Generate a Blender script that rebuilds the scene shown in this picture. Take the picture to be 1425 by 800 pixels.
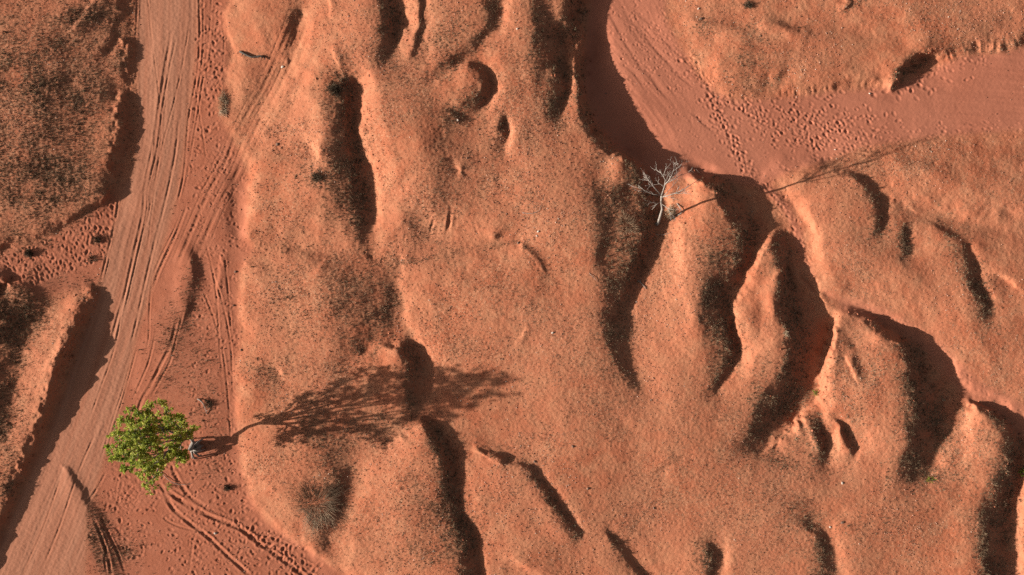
import bpy, bmesh, math, random, time
import numpy as np
from mathutils import Vector, Matrix, Euler
T_START = time.time()
for o in list(bpy.data.objects): bpy.data.objects.remove(o)
SC = bpy.context.scene
COL = SC.collection
# ---------------------------------------------------------------- CAMERA, SKY, SUN, EXPOSURE
CAM_H = 34.0                      # a drone hovering straight above
SUN_EL, SUN_DIR = 17.0, 7.8       # elevation; heading of the shadows, degrees north of east
cam_d = bpy.data.cameras.new('camera'); cam = bpy.data.objects.new('camera', cam_d); COL.objects.link(cam)
cam.location = (0, 0, CAM_H); cam.rotation_euler = (0, 0, 0)
cam_d.sensor_width = 36.0; cam_d.lens = 36.0*CAM_H/(1425/30.0)
cam_d.clip_start = 0.5; cam_d.clip_end = 2000
SC.camera = cam
world = bpy.data.worlds.new('World'); SC.world = world; world.use_nodes = True
wn = world.node_tree; sky = wn.nodes.new('ShaderNodeTexSky'); sky.sky_type = 'NISHITA'; sky.sun_disc = False
sky.sun_elevation = math.radians(SUN_EL); sky.sun_rotation = math.radians(270-SUN_DIR)
sky.air_density = 1.0; sky.dust_density = 3.0; sky.ozone_density = 0.5
hs = wn.nodes.new('ShaderNodeHueSaturation'); hs.inputs['Saturation'].default_value = 0.35; hs.inputs['Value'].default_value = 0.8   # dusty air
wn.links.new(sky.outputs['Color'], hs.inputs['Color']); wn.links.new(hs.outputs['Color'], wn.nodes['Background'].inputs['Color'])
wn.nodes['Background'].inputs['Strength'].default_value = 0.05
sun_d = bpy.data.lights.new('sun', 'SUN'); sun = bpy.data.objects.new('sun', sun_d); COL.objects.link(sun)
sun_d.energy = 5.0; sun_d.angle = math.radians(0.5); sun_d.color = (1.0, 0.92, 0.82)
_az, _el = math.radians(SUN_DIR), math.radians(SUN_EL)
_dir = Vector((math.cos(_az)*math.cos(_el), math.sin(_az)*math.cos(_el), -math.sin(_el)))
sun.rotation_euler = _dir.to_track_quat('-Z', 'Y').to_euler(); sun.location = (-30, -5, 20)
SC.view_settings.view_transform = 'Standard'; SC.view_settings.look = 'None'
SC.view_settings.exposure = 1.28; SC.view_settings.gamma = 1.0; SC.view_settings.use_curve_mapping = False
SC.cycles.max_bounces = 5; SC.cycles.diffuse_bounces = 2; SC.cycles.use_denoising = False
random.seed(7); RS = np.random.RandomState(11)
# ---------------------------------------------------------------- TERRAIN (numpy only)
PXM = 30.0            # image pixels (one pixel = 1/30 m on the zero plane)
CX, CY = 712.5, 400.0
ZS = 0.81

# break lines traced by hand: x, y (image pixels, y to the south), height in metres
BL = []  # heights estimated by eye from shadow lengths
def L(*p): BL.append(p)
# --- road and flat ground
L((215,-60,0),(222,0,0),(215,100,0),(205,200,0),(190,300,0),(178,400,0),(160,500,0),(120,600,0),(60,700,0),(10,800,0),(-20,860,0))
L((268,-60,0),(275,0,0),(270,100,0),(258,200,0),(235,300,0),(222,380,0.02),(200,460,0.02),(180,540,0),(130,650,0.02))
L((300,60,0.02),(290,150,0.02),(315,230,0.03),(310,300,0.03),(310,400,0.03),(312,500,0.04),(305,600,0.04),(300,690,0.02),(350,760,0),(420,830,0))
L((180,620,-0.02),(220,700,-0.02),(260,790,-0.02),(200,840,0))
L((0,400,0.18),(60,360,0.1),(120,330,0.05),(150,350,0.0),(130,385,0.02),(0,345,0.12))
# --- left bank
L((176,-60,.05),(180,0,.05),(179,40,.0),(184,60,.0),(186,110,.0),(183,125,.0),(180,150,.0),(180,200,.0),(172,235,.0),(160,262,.0),(140,285,.04),(110,305,.06),(70,328,.1),(30,350,.12),(-30,372,.15),(-90,390,.15))
L((168,-60,.3),(164,0,.28),(158,20,.24),(146,38,.26))
L((178,20,.05),(166,46,.08),(152,60,.16),(138,74,.28))
L((166,52,.14),(174,62,.17),(172,80,.19),(175,95,.17),(176,112,.10))
L((172,121,.08),(162,130,.16),(148,146,.30))
L((165,131,.26),(163,150,.31),(160,180,.35),(157,210,.34),(155,235,.27),(154,256,.16))
L((148,270,.28),(120,287,.3),(80,308,.35),(35,328,.38),(-30,345,.4))
L((100,112,.36),(130,80,.32),(158,52,.19)); L((140,104,.30),(132,150,.36)); L((100,200,.40),(130,175,.38),(148,150,.32)); L((130,205,.38),(110,250,.40),(60,280,.48),(0,290,.55))
L((60,60,.52),(60,160,.55),(20,220,.65)); L((0,20,.55),(30,0,.5),(70,-30,.5)); L((-80,0,.5),(-90,150,.75),(-90,300,.6))
# --- south-west mound and its bank over the road
L((131,399,.05),(121,410,.26),(107,430,.50),(96,455,.62),(81,490,.78),(73,512,.76),(65,533,.66),(56,565,.54),(45,600,.48),(30,635,.44),(12,680,.38),(-12,740,.38),(-40,800,.4))
L((141,402,.0),(134,425,.0),(120,455,.0),(106,490,.0),(92,530,.0),(80,570,.0),(66,605,.0),(45,650,.0),(25,695,.0),(2,745,.0),(-20,800,0))
L((115,402,.1),(80,418,.14),(55,432,.15))
L((88,440,.46),(62,500,.55),(42,560,.46),(15,630,.38))
L((55,415,.2),(50,440,.2),(33,480,.22),(26,520,.28),(22,570,.3),(5,620,.3),(-30,660,.3))
L((-40,395,.5),(0,393,.45),(35,398,.35)); L((-60,450,.8),(5,450,.62)); L((-60,530,.8),(-20,560,.62))
# --- spoil ridge in the bottom of the road, little ridge beside the junction
L((90,650,.03),(97,662,.09),(110,686,.10),(122,706,.11),(132,725,.08),(142,750,.05),(160,800,.05))
L((102,650,0),(112,668,.0),(128,692,-.01),(140,712,-.02),(152,740,-.02),(180,800,-.02))
L((85,690,.04),(90,740,.06),(80,800,.04))
L((262,353,.12),(267,375,.17),(266,395,.16),(260,420,.14),(250,445,.08))
L((272,352,.03),(278,375,.02),(277,400,.02),(270,425,.02),(258,450,.02))
L((240,365,.05),(232,410,.06),(215,460,.05),(190,540,.03)); L((248,450,.09),(235,480,.09),(222,520,.06),(200,560,.02))
# --- western foot of the hills
L((322,-40,.05),(319,0,.05),(310,20,.05),(312,45,.05),(322,68,.05),(316,90,.05),(312,115,.04),(300,150,.04),(318,185,.04),(337,222,.04),(343,250,.04),(343,330,.05),(352,348,.08),(340,362,.06),(332,380,.05),(330,440,.05),(336,470,.06),(328,500,.05),(329,560,.05),(332,610,.05),(334,650,.05),(346,690,.04),(370,728,.03),(400,748,.02),(440,775,.02),(480,810,.02))
L((330,-40,.17),(326,0,.17),(318,20,.17),(319,45,.17),(329,66,.16),(325,92,.15),(322,115,.12),(315,150,.12),(330,180,.12))
L((350,216,.20),(351,250,.21),(350,322,.21),(360,333,.17),(385,340,.16),(420,344,.14))
L((341,368,.15),(338,400,.17),(338,440,.17),(343,462,.14))
L((336,503,.15),(337,560,.16),(341,610,.16),(344,650,.17),(356,688,.17),(378,718,.18),(405,738,.24),(440,758,.30))
# hill 1 (north-west)
L((360,10,.5),(365,45,.5)); L((405,5,.55),(398,50,.45)); L((420,20,.32),(412,50,.3),(404,82,.26),(385,110,.22),(365,150,.18),(350,190,.14))
L((335,78,.24),(370,80,.28),(400,84,.3)); L((345,95,.3),(340,130,.26)); L((440,30,.7),(425,90,.62),(400,140,.5),(370,185,.35)) 
L((345,205,.16),(380,205,.34),(420,205,.5),(440,215,.6)); L((380,225,.45),(375,290,.42)); L((415,250,.72),(418,290,.60)); L((352,348,.1),(430,350,.26),(500,358,.36),(545,366,.38))
# hill 2 and gully S1
L((440,105,.96),(446,150,1.08),(444,200,1.0),(447,250,.92),(450,300,.72)); L((464,108,.98),(476,122,.90),(480,150,.86),(477,200,.82),(482,240,.78),(488,285,.66),(495,330,.42))
L((486,108,.84),(493,118,.55),(497,140,.5),(498,170,.46),(503,200,.42),(512,230,.36),(521,262,.3),(524,295,.27),(520,325,.25),(513,355,.25))
L((475,80,1.05),(492,95,.98),(502,118,.8),(506,165,.8),(515,205,.75),(528,245,.62),(534,290,.52),(532,330,.36))
L((510,60,1.15),(525,120,1.2),(545,180,1.2),(560,240,1.05),(560,290,.8),(550,335,.4))
L((588,200,1.3),(598,250,1.16),(602,290,.88)); L((618,205,1.16),(645,240,1.02),(690,255,.94)); L((585,310,.5),(600,330,.4))
# S2 hollow, crack, valley and S4 mound
L((510,-30,1.2),(520,0,1.2),(530,30,1.22),(527,60,1.15)); L((555,-20,.9),(559,10,.76),(562,30,.7),(553,52,.74),(543,68,.9),(535,82,1.05))
L((575,-20,1.1),(572,10,1.06),(574,35,1.02),(562,65,1.0),(552,85,1.05)); L((580,-20,1.2),(583,10,1.18),(580,40,1.15),(573,75,1.14))
L((591,-20,1.0),(593,15,1.0),(586,45,.98),(584,75,1.03)); L((600,-20,1.12),(600,20,1.1),(598,60,1.1))
L((650,-30,1.28),(668,5,1.28),(677,25,1.24),(656,50,1.24),(625,70,1.22),(605,90,1.2))
L((705,-20,1.0),(699,15,1.02),(692,38,1.04),(676,55,1.03),(660,75,1.0),(638,88,1.0),(615,102,1.05),(595,115,1.12))
L((720,-20,1.2),(712,20,1.22),(702,50,1.2),(680,75,1.14))
L((610,120,1.16),(630,102,1.2),(650,92,1.32),(665,104,1.36),(670,118,1.34),(661,130,1.26),(645,138,1.2),(628,140,1.16))
L((662,87,1.05),(678,98,.98),(684,115,.92),(681,135,.86),(670,150,.82),(652,158,.84),(634,156,.92))
L((685,92,1.18),(694,112,1.15),(695,132,1.12),(688,155,1.05),(668,175,.98),(640,175,1.0),(622,160,1.06))
L((610,145,1.12),(600,170,1.18)); L((695,158,1.14),(700,178,1.1),(694,200,1.0)); L((703,168,.96),(706,188,.88),(700,208,.9)); L((714,165,1.14),(716,190,1.1),(712,215,1.04))
L((738,20,1.22),(736,60,1.22),(742,110,1.22)); L((722,80,1.28),(728,140,1.2),(740,200,1.12)); L((716,225,1.0),(740,260,1.05))
L((660,200,1.02),(680,240,1.0),(700,300,.92),(690,330,.8)); L((640,230,1.12),(660,290,.86),(640,330,.55))
L((757,60,1.08),(762,120,1.08),(762,170,1.12))
# spine above the riverbed
L((785,-30,.95),(789,0,.90),(789,30,.78),(788,60,.5),(789,90,.5),(788,118,.56),(783,145,.80),(776,165,1.0)); L((766,0,.98),(768,40,.92),(774,80,.86),(776,110,.90),(770,140,1.02))
L((806,-30,.55),(803,0,.48),(800,20,.40),(804,42,.42),(803,60,.52),(803,80,.66),(801,112,.82),(804,145,.92),(814,165,.96),(828,188,1.0),(840,206,1.0),(850,214,.98))
L((814,-30,.2),(812,0,.15),(810,25,.12),(812,50,.08),(811,80,.05),(811,115,.05),(816,145,.05),(828,165,.05),(842,184,.08),(856,202,.1),(874,216,.12),(895,228,.16),(910,245,.2))
L((835,230,1.0),(850,222,1.02),(862,215,1.0),(872,220,.98),(880,232,1.0)); L((862,215,.9),(880,224,.86),(893,238,.8),(900,252,.6))
# riverbed
L((860,-40,.12),(850,40,.08),(880,110,.08),(930,170,.08),(990,225,.1),(1060,242,.12)); L((940,-40,.3),(935,20,.24),(960,80,.14),(1000,140,.1),(1100,160,.1),(1200,150,.1),(1320,130,.1),(1440,110,.1),(1520,100,.1))
L((900,40,.1),(960,150,.08),(1040,200,.1),(1130,215,.14)); L((1200,190,.2),(1300,185,.22),(1425,180,.25),(1520,180,.3)); L((1150,225,.22),(1240,205,.3))
# north-east mounds
L((945,70,.14),(975,108,.12),(1000,131,.12),(1025,139,.12),(1062,136,.12),(1100,134,.12),(1135,131,.12),(1172,124,.12),(1215,122,.12),(1240,126,.1),(1248,121,.04),(1256,105,.02),(1275,88,.02),(1300,78,.02),(1313,80,.1),(1345,75,.14),(1372,72,.14),(1400,72,.15),(1440,56,.15),(1520,35,.2))
L((965,70,.25),(985,100,.26),(1010,120,.28),(1030,124,.28),(1050,122,.28)); L((1100,124,.26),(1140,120,.3),(1180,112,.32),(1220,112,.34),(1238,113,.38))
L((1240,120,.4),(1248,100,.52),(1269,81,.58),(1292,71,.56),(1310,66,.5),(1340,58,.46),(1372,58,.42),(1400,52,.44),(1440,34,.5),(1520,10,.5))
L((990,50,.4),(1000,85,.5),(1020,100,.48)); L((1045,60,.62),(1055,95,.52)); L((1062,108,.42),(1072,106,.44)); L((1070,118,.2),(1074,126,.16)); L((1084,104,.46),(1092,112,.26),(1090,124,.18)); 
L((1066,33,.76),(1085,36,.78),(1100,38,.78),(1122,45,.74)); L((1070,27,.64),(1090,30,.62),(1108,33,.62),(1128,40,.62)); L((1140,52,.68),(1175,60,.62),(1215,80,.55)); L((1070,50,.68),(1110,70,.6),(1160,85,.52),(1200,100,.46))
L((1120,20,.6),(1180,25,.62),(1230,40,.62),(1260,60,.58)); L((970,28,.50),(1000,33,.56),(1036,42,.62)); L((972,22,.43),(1002,27,.48),(1038,35,.54),(1060,26,.60)); L((980,0,.5),(1060,-10,.62),(1160,-20,.75),(1260,0,.85),(1330,20,.75),(1425,0,.9),(1500,-30,.95))
# dead tree gully
L((815,180,1.08),(800,230,1.1),(815,280,1.15),(830,330,1.15),(830,390,1.15),(832,440,1.08),(845,490,1.0),(870,540,.95))
L((838,250,1.0),(845,280,.96),(850,320,.96),(845,360,1.0)); L((876,262,.72),(893,290,.7),(897,308,.74),(890,328,.78),(884,352,.80),(872,378,.84),(862,404,.88),(856,430,.86))
L((918,252,.2),(915,275,.2),(910,300,.22),(914,325,.22),(905,350,.22),(890,375,.28),(884,398,.42),(874,425,.54),(870,455,.64),(874,490,.7),(890,530,.78),(915,560,.82))
# middle east mound
L((958,252,.45),(938,268,.5),(940,290,.62),(938,320,.5),(922,350,.46),(902,380,.46),(892,405,.56),(898,440,.7),(915,470,.82),(935,500,.9),(960,535,.9))
L((930,400,.8),(950,450,.98)); L((960,262,.8),(965,300,1.0),(958,350,1.02),(965,400,1.12),(972,450,1.15),(980,500,1.02))
L((968,250,.8),(982,256,1.08),(993,268,1.14),(1003,290,1.12),(1018,312,1.04),(1030,338,.92),(1021,366,.88),(1001,392,.88),(994,415,.86),(996,440,.84),(1008,465,.86),(1014,484,.86),(1008,502,.86),(998,516,.87),(990,532,.88))
L((990,340,1.16),(976,400,1.14),(972,450,1.1))
L((975,246,.12),(1000,246,.12),(1022,262,.12),(1040,285,.14),(1056,310,.2),(1058,330,.26),(1050,352,.34),(1036,380,.40),(1019,408,.42),(1013,438,.46),(1022,465,.5),(1033,487,.52),(1024,503,.56),(1010,522,.62),(1000,542,.7))
L((1048,262,.18),(1070,285,.2),(1086,305,.22),(1098,332,.26),(1098,360,.28),(1110,378,.26),(1130,402,.22),(1148,420,.22),(1160,418,.22))
L((1076,334,.7),(1068,346,.84),(1058,366,.80),(1050,384,.82)); L((1084,350,.7),(1078,364,.8)); L((1093,368,.5),(1080,376,.9),(1058,390,.86),(1044,404,.84),(1027,418,.80),(1022,446,.84),(1033,470,.86),(1040,492,.74),(1026,515,.74),(1015,545,.8))
L((1093,366,.4),(1088,378,.95),(1083,392,1.08),(1082,415,1.12),(1084,440,1.14),(1093,465,1.14),(1096,494,1.10),(1083,514,1.05),(1068,532,.98),(1058,552,.95),(1044,575,.92),(1040,600,.86))
L((1055,420,.92),(1058,460,1.02),(1056,500,1.02),(1038,545,.92))
L((1099,368,.2),(1100,400,.2),(1106,440,.18),(1116,480,.16),(1118,510,.16),(1112,545,.18),(1090,580,.24),(1070,606,.36),(1056,628,.55))
L((1088,400,.9),(1094,430,.75),(1104,455,.62),(1108,490,.55),(1104,515,.5)) 
L((1118,385,.16),(1136,408,.14),(1150,432,.12),(1158,456,.12),(1150,490,.12),(1142,515,.14),(1138,545,.16),(1118,575,.24),(1092,606,.42),(1070,626,.62))
# wash to the south-east
L((1150,412,.22),(1172,418,.22),(1200,428,.2),(1235,445,.18),(1270,465,.16),(1300,488,.14),(1330,520,.12),(1350,545,.1),(1385,562,.08),(1425,588,.06),(1500,630,.0))
L((1180,410,.34),(1215,418,.36),(1250,438,.36),(1285,460,.34),(1320,492,.32),(1355,530,.3),(1400,555,.28),(1450,585,.28))
# big east mound
L((1060,250,.2),(1080,262,.2),(1105,290,.24),(1120,315,.3),(1128,345,.34),(1132,380,.36),(1150,405,.34))
L((1090,252,.34),(1118,275,.55),(1135,305,.7),(1145,340,.74),(1155,375,.66),(1170,400,.48))
L((1060,246,.18),(1100,238,.3),(1130,234,.4),(1152,235,.42),(1172,243,.62),(1186,252,.70),(1202,268,.77),(1214,285,.81),(1219,300,.81),(1212,320,.78))
L((1160,230,.32),(1185,239,.38),(1208,252,.44),(1226,269,.48),(1236,287,.50),(1231,306,.56),(1220,324,.70))
L((1180,232,.34),(1230,245,.44),(1244,268,.5),(1248,295,.55),(1242,320,.68))
L((1200,350,.86),(1250,370,.84),(1300,400,.74)); L((1240,325,.73),(1252,325,.75),(1258,345,.73)); L((1262,322,.58),(1268,340,.62),(1264,352,.62)); L((1276,320,.66),(1282,345,.66))
L((1300,320,.72),(1330,340,.80),(1342,372,.83),(1353,405,.80),(1368,428,.70)); L((1345,335,.64),(1356,358,.56),(1364,388,.5),(1372,415,.48),(1384,438,.5)); L((1360,340,.7),(1375,380,.62),(1390,430,.54))
L((1245,256,.54),(1290,270,.66),(1350,285,.72),(1425,292,.74),(1500,296,.74)); L((1240,275,.46),(1300,296,.44),(1370,308,.44),(1425,312,.44),(1500,320,.44)); L((1280,300,.5),(1350,330,.6),(1425,345,.6))
L((1260,230,.55),(1330,250,.72),(1425,250,.8),(1520,250,.8)); L((1250,215,.36),(1340,205,.36),(1425,205,.38))
L((1383,378,.68),(1404,386,.68),(1420,400,.64)); L((1388,383,.6),(1406,391,.58),(1420,408,.56)); L((1405,450,.62),(1440,500,.6)); L((1330,450,.55),(1400,520,.42)); L((1460,380,.7),(1480,450,.6))
# mound between wash and gully 2, S10
L((1162,455,.55),(1168,432,.42),(1185,440,.6),(1200,448,.72)); L((1160,458,.5),(1152,490,.55),(1148,520,.6),(1146,560,.62),(1140,585,.66))
L((1180,480,.88),(1170,530,.9),(1175,580,.9)); L((1175,455,.72),(1190,478,.8)); L((1184,486,.92),(1198,510,.92)) 
L((1222,452,.6),(1236,466,.95),(1248,480,1.06),(1262,505,1.12),(1268,535,1.12),(1266,565,1.1),(1262,595,1.05),(1262,625,.98))
L((1225,450,.25),(1250,462,.2),(1280,484,.16),(1306,510,.12),(1322,532,.1),(1334,550,.1)); 
L((1290,520,.15),(1305,560,.1),(1310,600,.1),(1300,635,.2),(1290,658,.36))
L((1340,560,.12),(1342,595,.3),(1334,625,.4),(1318,650,.5),(1300,672,.6))
L((1348,562,.2),(1352,580,.55),(1360,610,.65),(1355,640,.65),(1340,670,.66))
# S11
L((1340,558,.12),(1356,563,.4),(1382,574,.55),(1400,594,.62),(1406,618,.66),(1404,640,.72),(1388,660,.80),(1368,690,.82),(1356,720,.84),(1360,750,.88),(1366,790,.88),(1370,840,.88))
L((1350,558,.1),(1378,566,.08),(1402,580,.06),(1416,598,.04),(1420,625,.04),(1418,660,.02),(1412,700,.02),(1406,745,.02),(1400,800,.05),(1395,850,.05))
L((1440,610,.2),(1438,660,.45),(1432,700,.45),(1425,740,.4),(1430,790,.5)); L((1500,650,.6),(1500,760,.8))
# south centre
L((1056,630,.6),(1100,605,.6),(1112,585,.7),(1122,600,.78),(1130,630,.74)); L((1118,578,.78),(1130,600,.88),(1140,625,.84)); L((1140,600,.5),(1150,625,.45),(1156,642,.52)); L((1150,575,.82),(1172,600,.86),(1184,625,.8)); L((1160,600,.66),(1166,620,.66)); L((1160,582,.8),(1180,608,.66),(1190,632,.62))
L((1250,656,.8),(1245,670,.78)); L((1262,662,.64),(1262,680,.66)); L((1200,640,.78),(1250,720,.7),(1300,740,.72),(1320,690,.72)); L((1030,640,.72),(1080,660,.7),(1140,680,.72))
L((760,430,1.02),(780,520,.95),(800,600,.85),(840,660,.72)); L((900,600,.86),(960,620,.82),(1000,600,.86)); L((940,560,.9),(990,570,.9)); L((860,640,.72),(910,665,.62),(950,645,.74),(980,640,.76))
L((930,700,.6),(1000,720,.66),(1060,730,.68),(1100,750,.7)); L((870,700,.6),(900,760,.5),(930,820,.5)); L((1110,735,.74),(1128,745,.74),(1140,775,.74),(1144,810,.74)); L((1128,727,.56),(1146,742,.54),(1158,770,.52),(1168,810,.52)); L((1170,740,.7),(1182,800,.66))
L((970,765,.68),(984,768,.68),(982,800,.68)); L((990,765,.52),(1002,770,.48),(998,800,.48)); L((1015,770,.64),(1010,810,.6)); L((1240,780,.66),(1300,800,.72)); L((1220,820,.66),(1100,840,.62))
# central plateau
L((640,400,.82),(700,400,.92),(740,420,1.0)); L((560,362,.5),(600,352,.48),(650,346,.52),(700,336,.62),(722,338,.72)); L((600,380,.62),(650,380,.74),(700,360,.8)); L((725,343,.90),(742,355,.96),(754,370,.98),(762,384,.97)); L((731,343,.86),(746,353,.91),(759,369,.93),(768,384,.95))
L((780,300,1.1),(790,360,1.08)); L((620,480,.74),(680,500,.78),(720,540,.76)); L((592,432,.6),(605,428,.66),(622,436,.64)); L((560,395,.42),(570,420,.48),(590,470,.52),(610,520,.54),(630,560,.58))
L((740,455,.98),(718,482,.86),(700,500,.82)); L((552,362,.36),(552,395,.3),(560,430,.28),(574,470,.3),(590,505,.34),(602,540,.4),(612,570,.46))
# mound west of path (shaded east side)
L((395,360,.35),(400,420,.42),(400,480,.42),(390,520,.4)); L((360,380,.3),(360,450,.32)); L((445,375,.6),(460,420,.68),(470,460,.66),(455,500,.56)); L((470,385,.58),(492,410,.62),(498,440,.62),(490,475,.55)); L((520,385,.46),(527,415,.44),(528,445,.41),(520,470,.37),(508,492,.35))
L((545,375,.34),(545,420,.28),(548,460,.28),(545,480,.4)); 
L((365,500,.34),(385,520,.3),(400,545,.34)); L((480,505,.46),(520,495,.5),(540,487,.66)); L((480,520,.5),(520,530,.66)) 
L((540,486,.72),(552,484,.82),(562,496,.82),(568,515,.8),(570,540,.78),(568,560,.72)); L((560,484,.6),(575,500,.44),(583,520,.42),(588,545,.42),(585,565,.46)); L((440,560,.5),(500,570,.62),(540,560,.68))
# south-west mound of the hills
L((590,572,.5),(570,590,.62),(535,612,.58),(505,635,.5),(488,665,.36),(480,700,.3),(470,735,.22),(461,764,.12)); L((380,600,.4),(430,620,.56),(455,650,.58),(462,690,.5),(455,720,.4)); L((380,680,.42),(410,710,.42)); L((440,770,.22),(458,776,.14),(475,790,.06))
L((584,580,.66),(592,594,.98),(598,615,1.04),(608,640,1.02),(618,665,.88),(620,690,.74),(626,712,.70),(636,740,.74),(643,770,.74),(640,820,.76))
L((560,610,.8),(560,660,.86),(570,720,.82),(580,780,.78)); L((520,650,.6),(515,700,.6),(500,750,.45),(490,790,.3)); 
L((594,577,.5),(610,590,.46),(622,612,.44),(630,640,.42),(634,670,.44),(644,705,.46),(656,738,.38),(668,770,.26),(672,820,.22))
L((604,576,.56),(622,588,.56),(638,612,.56),(645,650,.58),(650,690,.56),(664,735,.5),(680,770,.46),(684,820,.4))
L((660,640,.66),(668,690,.7),(690,735,.66),(700,780,.55)); L((656,622,.62),(674,630,.72),(692,642,.78),(716,650,.80),(736,656,.82),(752,682,.84),(764,704,.82),(786,726,.76),(804,744,.7)) 
L((665,620,.58),(690,634,.62),(715,643,.66),(742,652,.68)); L((744,655,.68),(762,672,.6),(776,694,.56),(792,718,.54),(810,742,.56)); L((762,660,.74),(785,690,.68),(802,716,.64),(818,744,.62))
L((720,690,.78),(750,740,.72),(790,780,.62)); L((806,752,.62),(840,742,.64),(848,752,.68),(862,772,.64),(886,796,.6),(900,820,.58)); L((848,742,.54),(862,750,.5),(878,772,.46),(896,796,.44),(915,820,.42))
L((706,774,.6),(722,779,.66),(742,792,.68),(760,810,.66)); L((708,782,.52),(722,790,.54),(738,804,.56)); L((830,700,.66),(860,730,.6))
L((735,-100,1.2),(900,-100,.3),(1100,-100,.7)); L((400,-100,.5),(600,-100,1.2)); L((300,900,0),(600,900,.5),(900,900,.5),(1200,900,.6),(1420,900,.4))

def solve_heights(x0, y0, x1, y1, step):
    """break lines -> smooth surface (thin plate under tension, coarse to fine)"""
    W = int((x1-x0)/step)+1; H = int((y1-y0)/step)+1
    # dense samples of the lines
    S = []
    for ln in BL:
        P = np.array(ln, float)
        n = len(P)
        for i in range(n-1):
            a = P[max(i-1,0)]; b = P[i]; c = P[i+1]; d = P[min(i+2,n-1)]
            m = max(2, int(np.hypot(*(c-b)[:2])/1.0))
            t = np.linspace(0,1,m)[:,None]
            q = .5*((2*b)+(-a+c)*t+(2*a-5*b+4*c-d)*t*t+(-a+3*b-3*c+d)*t**3)
            q[:,2] = (b[2]+(c[2]-b[2])*(t*t*(3-2*t)))[:,0]
            S.append(q)
    S = np.concatenate(S)
    levels = [16,8,4,2,1,.64]
    z = None
    for lv in levels:
        st = step*lv
        w = int((x1-x0)/st)+2; h = int((y1-y0)/st)+2
        ix = np.clip(np.round((S[:,0]-x0)/st).astype(int),0,w-1)
        iy = np.clip(np.round((S[:,1]-y0)/st).astype(int),0,h-1)
        k = iy*w+ix
        cnt = np.bincount(k, minlength=w*h); sm = np.bincount(k, weights=S[:,2], minlength=w*h)
        msk = (cnt>0).reshape(h,w); val = (sm/np.maximum(cnt,1)).reshape(h,w)
        if z is None: z = np.full((h,w), val[msk].mean())
        else: z = resize(z, w, h, pst/st)
        pst = st
        tau = 1.0/((15.0 if lv >= 1 else 6.0)/st)**2       # tension length about 15 units
        tau = min(tau, 4.0)
        wgt = 16.0 if lv < 1 else 30.0
        def lap(a):
            p = np.pad(a,1,mode='edge')
            return p[:-2,1:-1]+p[2:,1:-1]+p[1:-1,:-2]+p[1:-1,2:]-4*a
        diag = 20+4*tau+wgt*msk
        it = {16:600,8:400,4:300,2:250,1:120,.64:70}[lv]
        v = np.zeros_like(z)
        for _ in range(it):
            l = lap(z)
            r = lap(l)-tau*l + wgt*msk*(z-val)
            v = 0.80*v - 0.55*r/diag*1.0
            z = z+v
    return z*ZS, st

def resize(a, w, h, scale):
    """bilinear with shared origin; scale = coarse step / fine step"""
    ys = np.clip(np.arange(h)/scale,0,a.shape[0]-1.001); xs = np.clip(np.arange(w)/scale,0,a.shape[1]-1.001)
    return bil(a, xs[None,:]+0*ys[:,None], ys[:,None]+0*xs[None,:])

def bil(a, x, y):
    x = np.clip(x,0,a.shape[1]-1.001); y = np.clip(y,0,a.shape[0]-1.001)
    i = x.astype(np.int32); j = y.astype(np.int32); fx = x-i; fy = y-j
    return (a[j,i]*(1-fx)+a[j,i+1]*fx)*(1-fy)+(a[j+1,i]*(1-fx)+a[j+1,i+1]*fx)*fy

def cub(a, x, y):
    """smooth (Catmull-Rom) sampling"""
    x = np.clip(x,1,a.shape[1]-3.001); y = np.clip(y,1,a.shape[0]-3.001)
    i = x.astype(np.int32); j = y.astype(np.int32); fx = x-i; fy = y-j
    def w(t): return (-.5*t+t*t-.5*t**3, 1-2.5*t*t+1.5*t**3, .5*t+2*t*t-1.5*t**3, -.5*t*t+.5*t**3)
    wx = w(fx); wy = w(fy); o = 0
    for m in range(4):
        r = 0
        for n in range(4): r = r + wx[n]*a[j+m-1, i+n-1]
        o = o + wy[m]*r
    return o

def blur(a, s):
    r = int(3*s)+1; k = np.exp(-.5*(np.arange(-r,r+1)/s)**2); k /= k.sum()
    p = np.pad(a, ((r,r),(0,0)), mode='edge'); o = sum(k[i]*p[i:i+a.shape[0]] for i in range(2*r+1))
    p = np.pad(o, ((0,0),(r,r)), mode='edge'); return sum(k[i]*p[:, i:i+a.shape[1]] for i in range(2*r+1))

_NT = {}
def noise(x, y, wl, seed, wly=None):
    """value noise with smooth interpolation, wavelength wl"""
    if seed not in _NT: _NT[seed] = np.random.RandomState(seed).rand(256,256).astype(np.float32)*2-1
    T = _NT[seed]; u = x/wl+seed*7.31; v = y/(wly or wl)+seed*3.77
    i = np.floor(u).astype(np.int32); j = np.floor(v).astype(np.int32); f = u-i; g = v-j
    f = f*f*f*(f*(f*6-15)+10); g = g*g*g*(g*(g*6-15)+10)
    i0=i&255; i1=(i+1)&255; j0=j&255; j1=(j+1)&255
    return (T[j0,i0]*(1-f)+T[j0,i1]*f)*(1-g)+(T[j1,i0]*(1-f)+T[j1,i1]*f)*g
def fbm(x, y, wl, seed, n=4, gain=.5):
    o = 0; a = 1; 
    for k in range(n):
        c, s = math.cos(k*1.1+.3), math.sin(k*1.1+.3)
        o = o + a*noise(x*c-y*s, x*s+y*c, wl/2**k, seed+k); a *= gain
    return o
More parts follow.
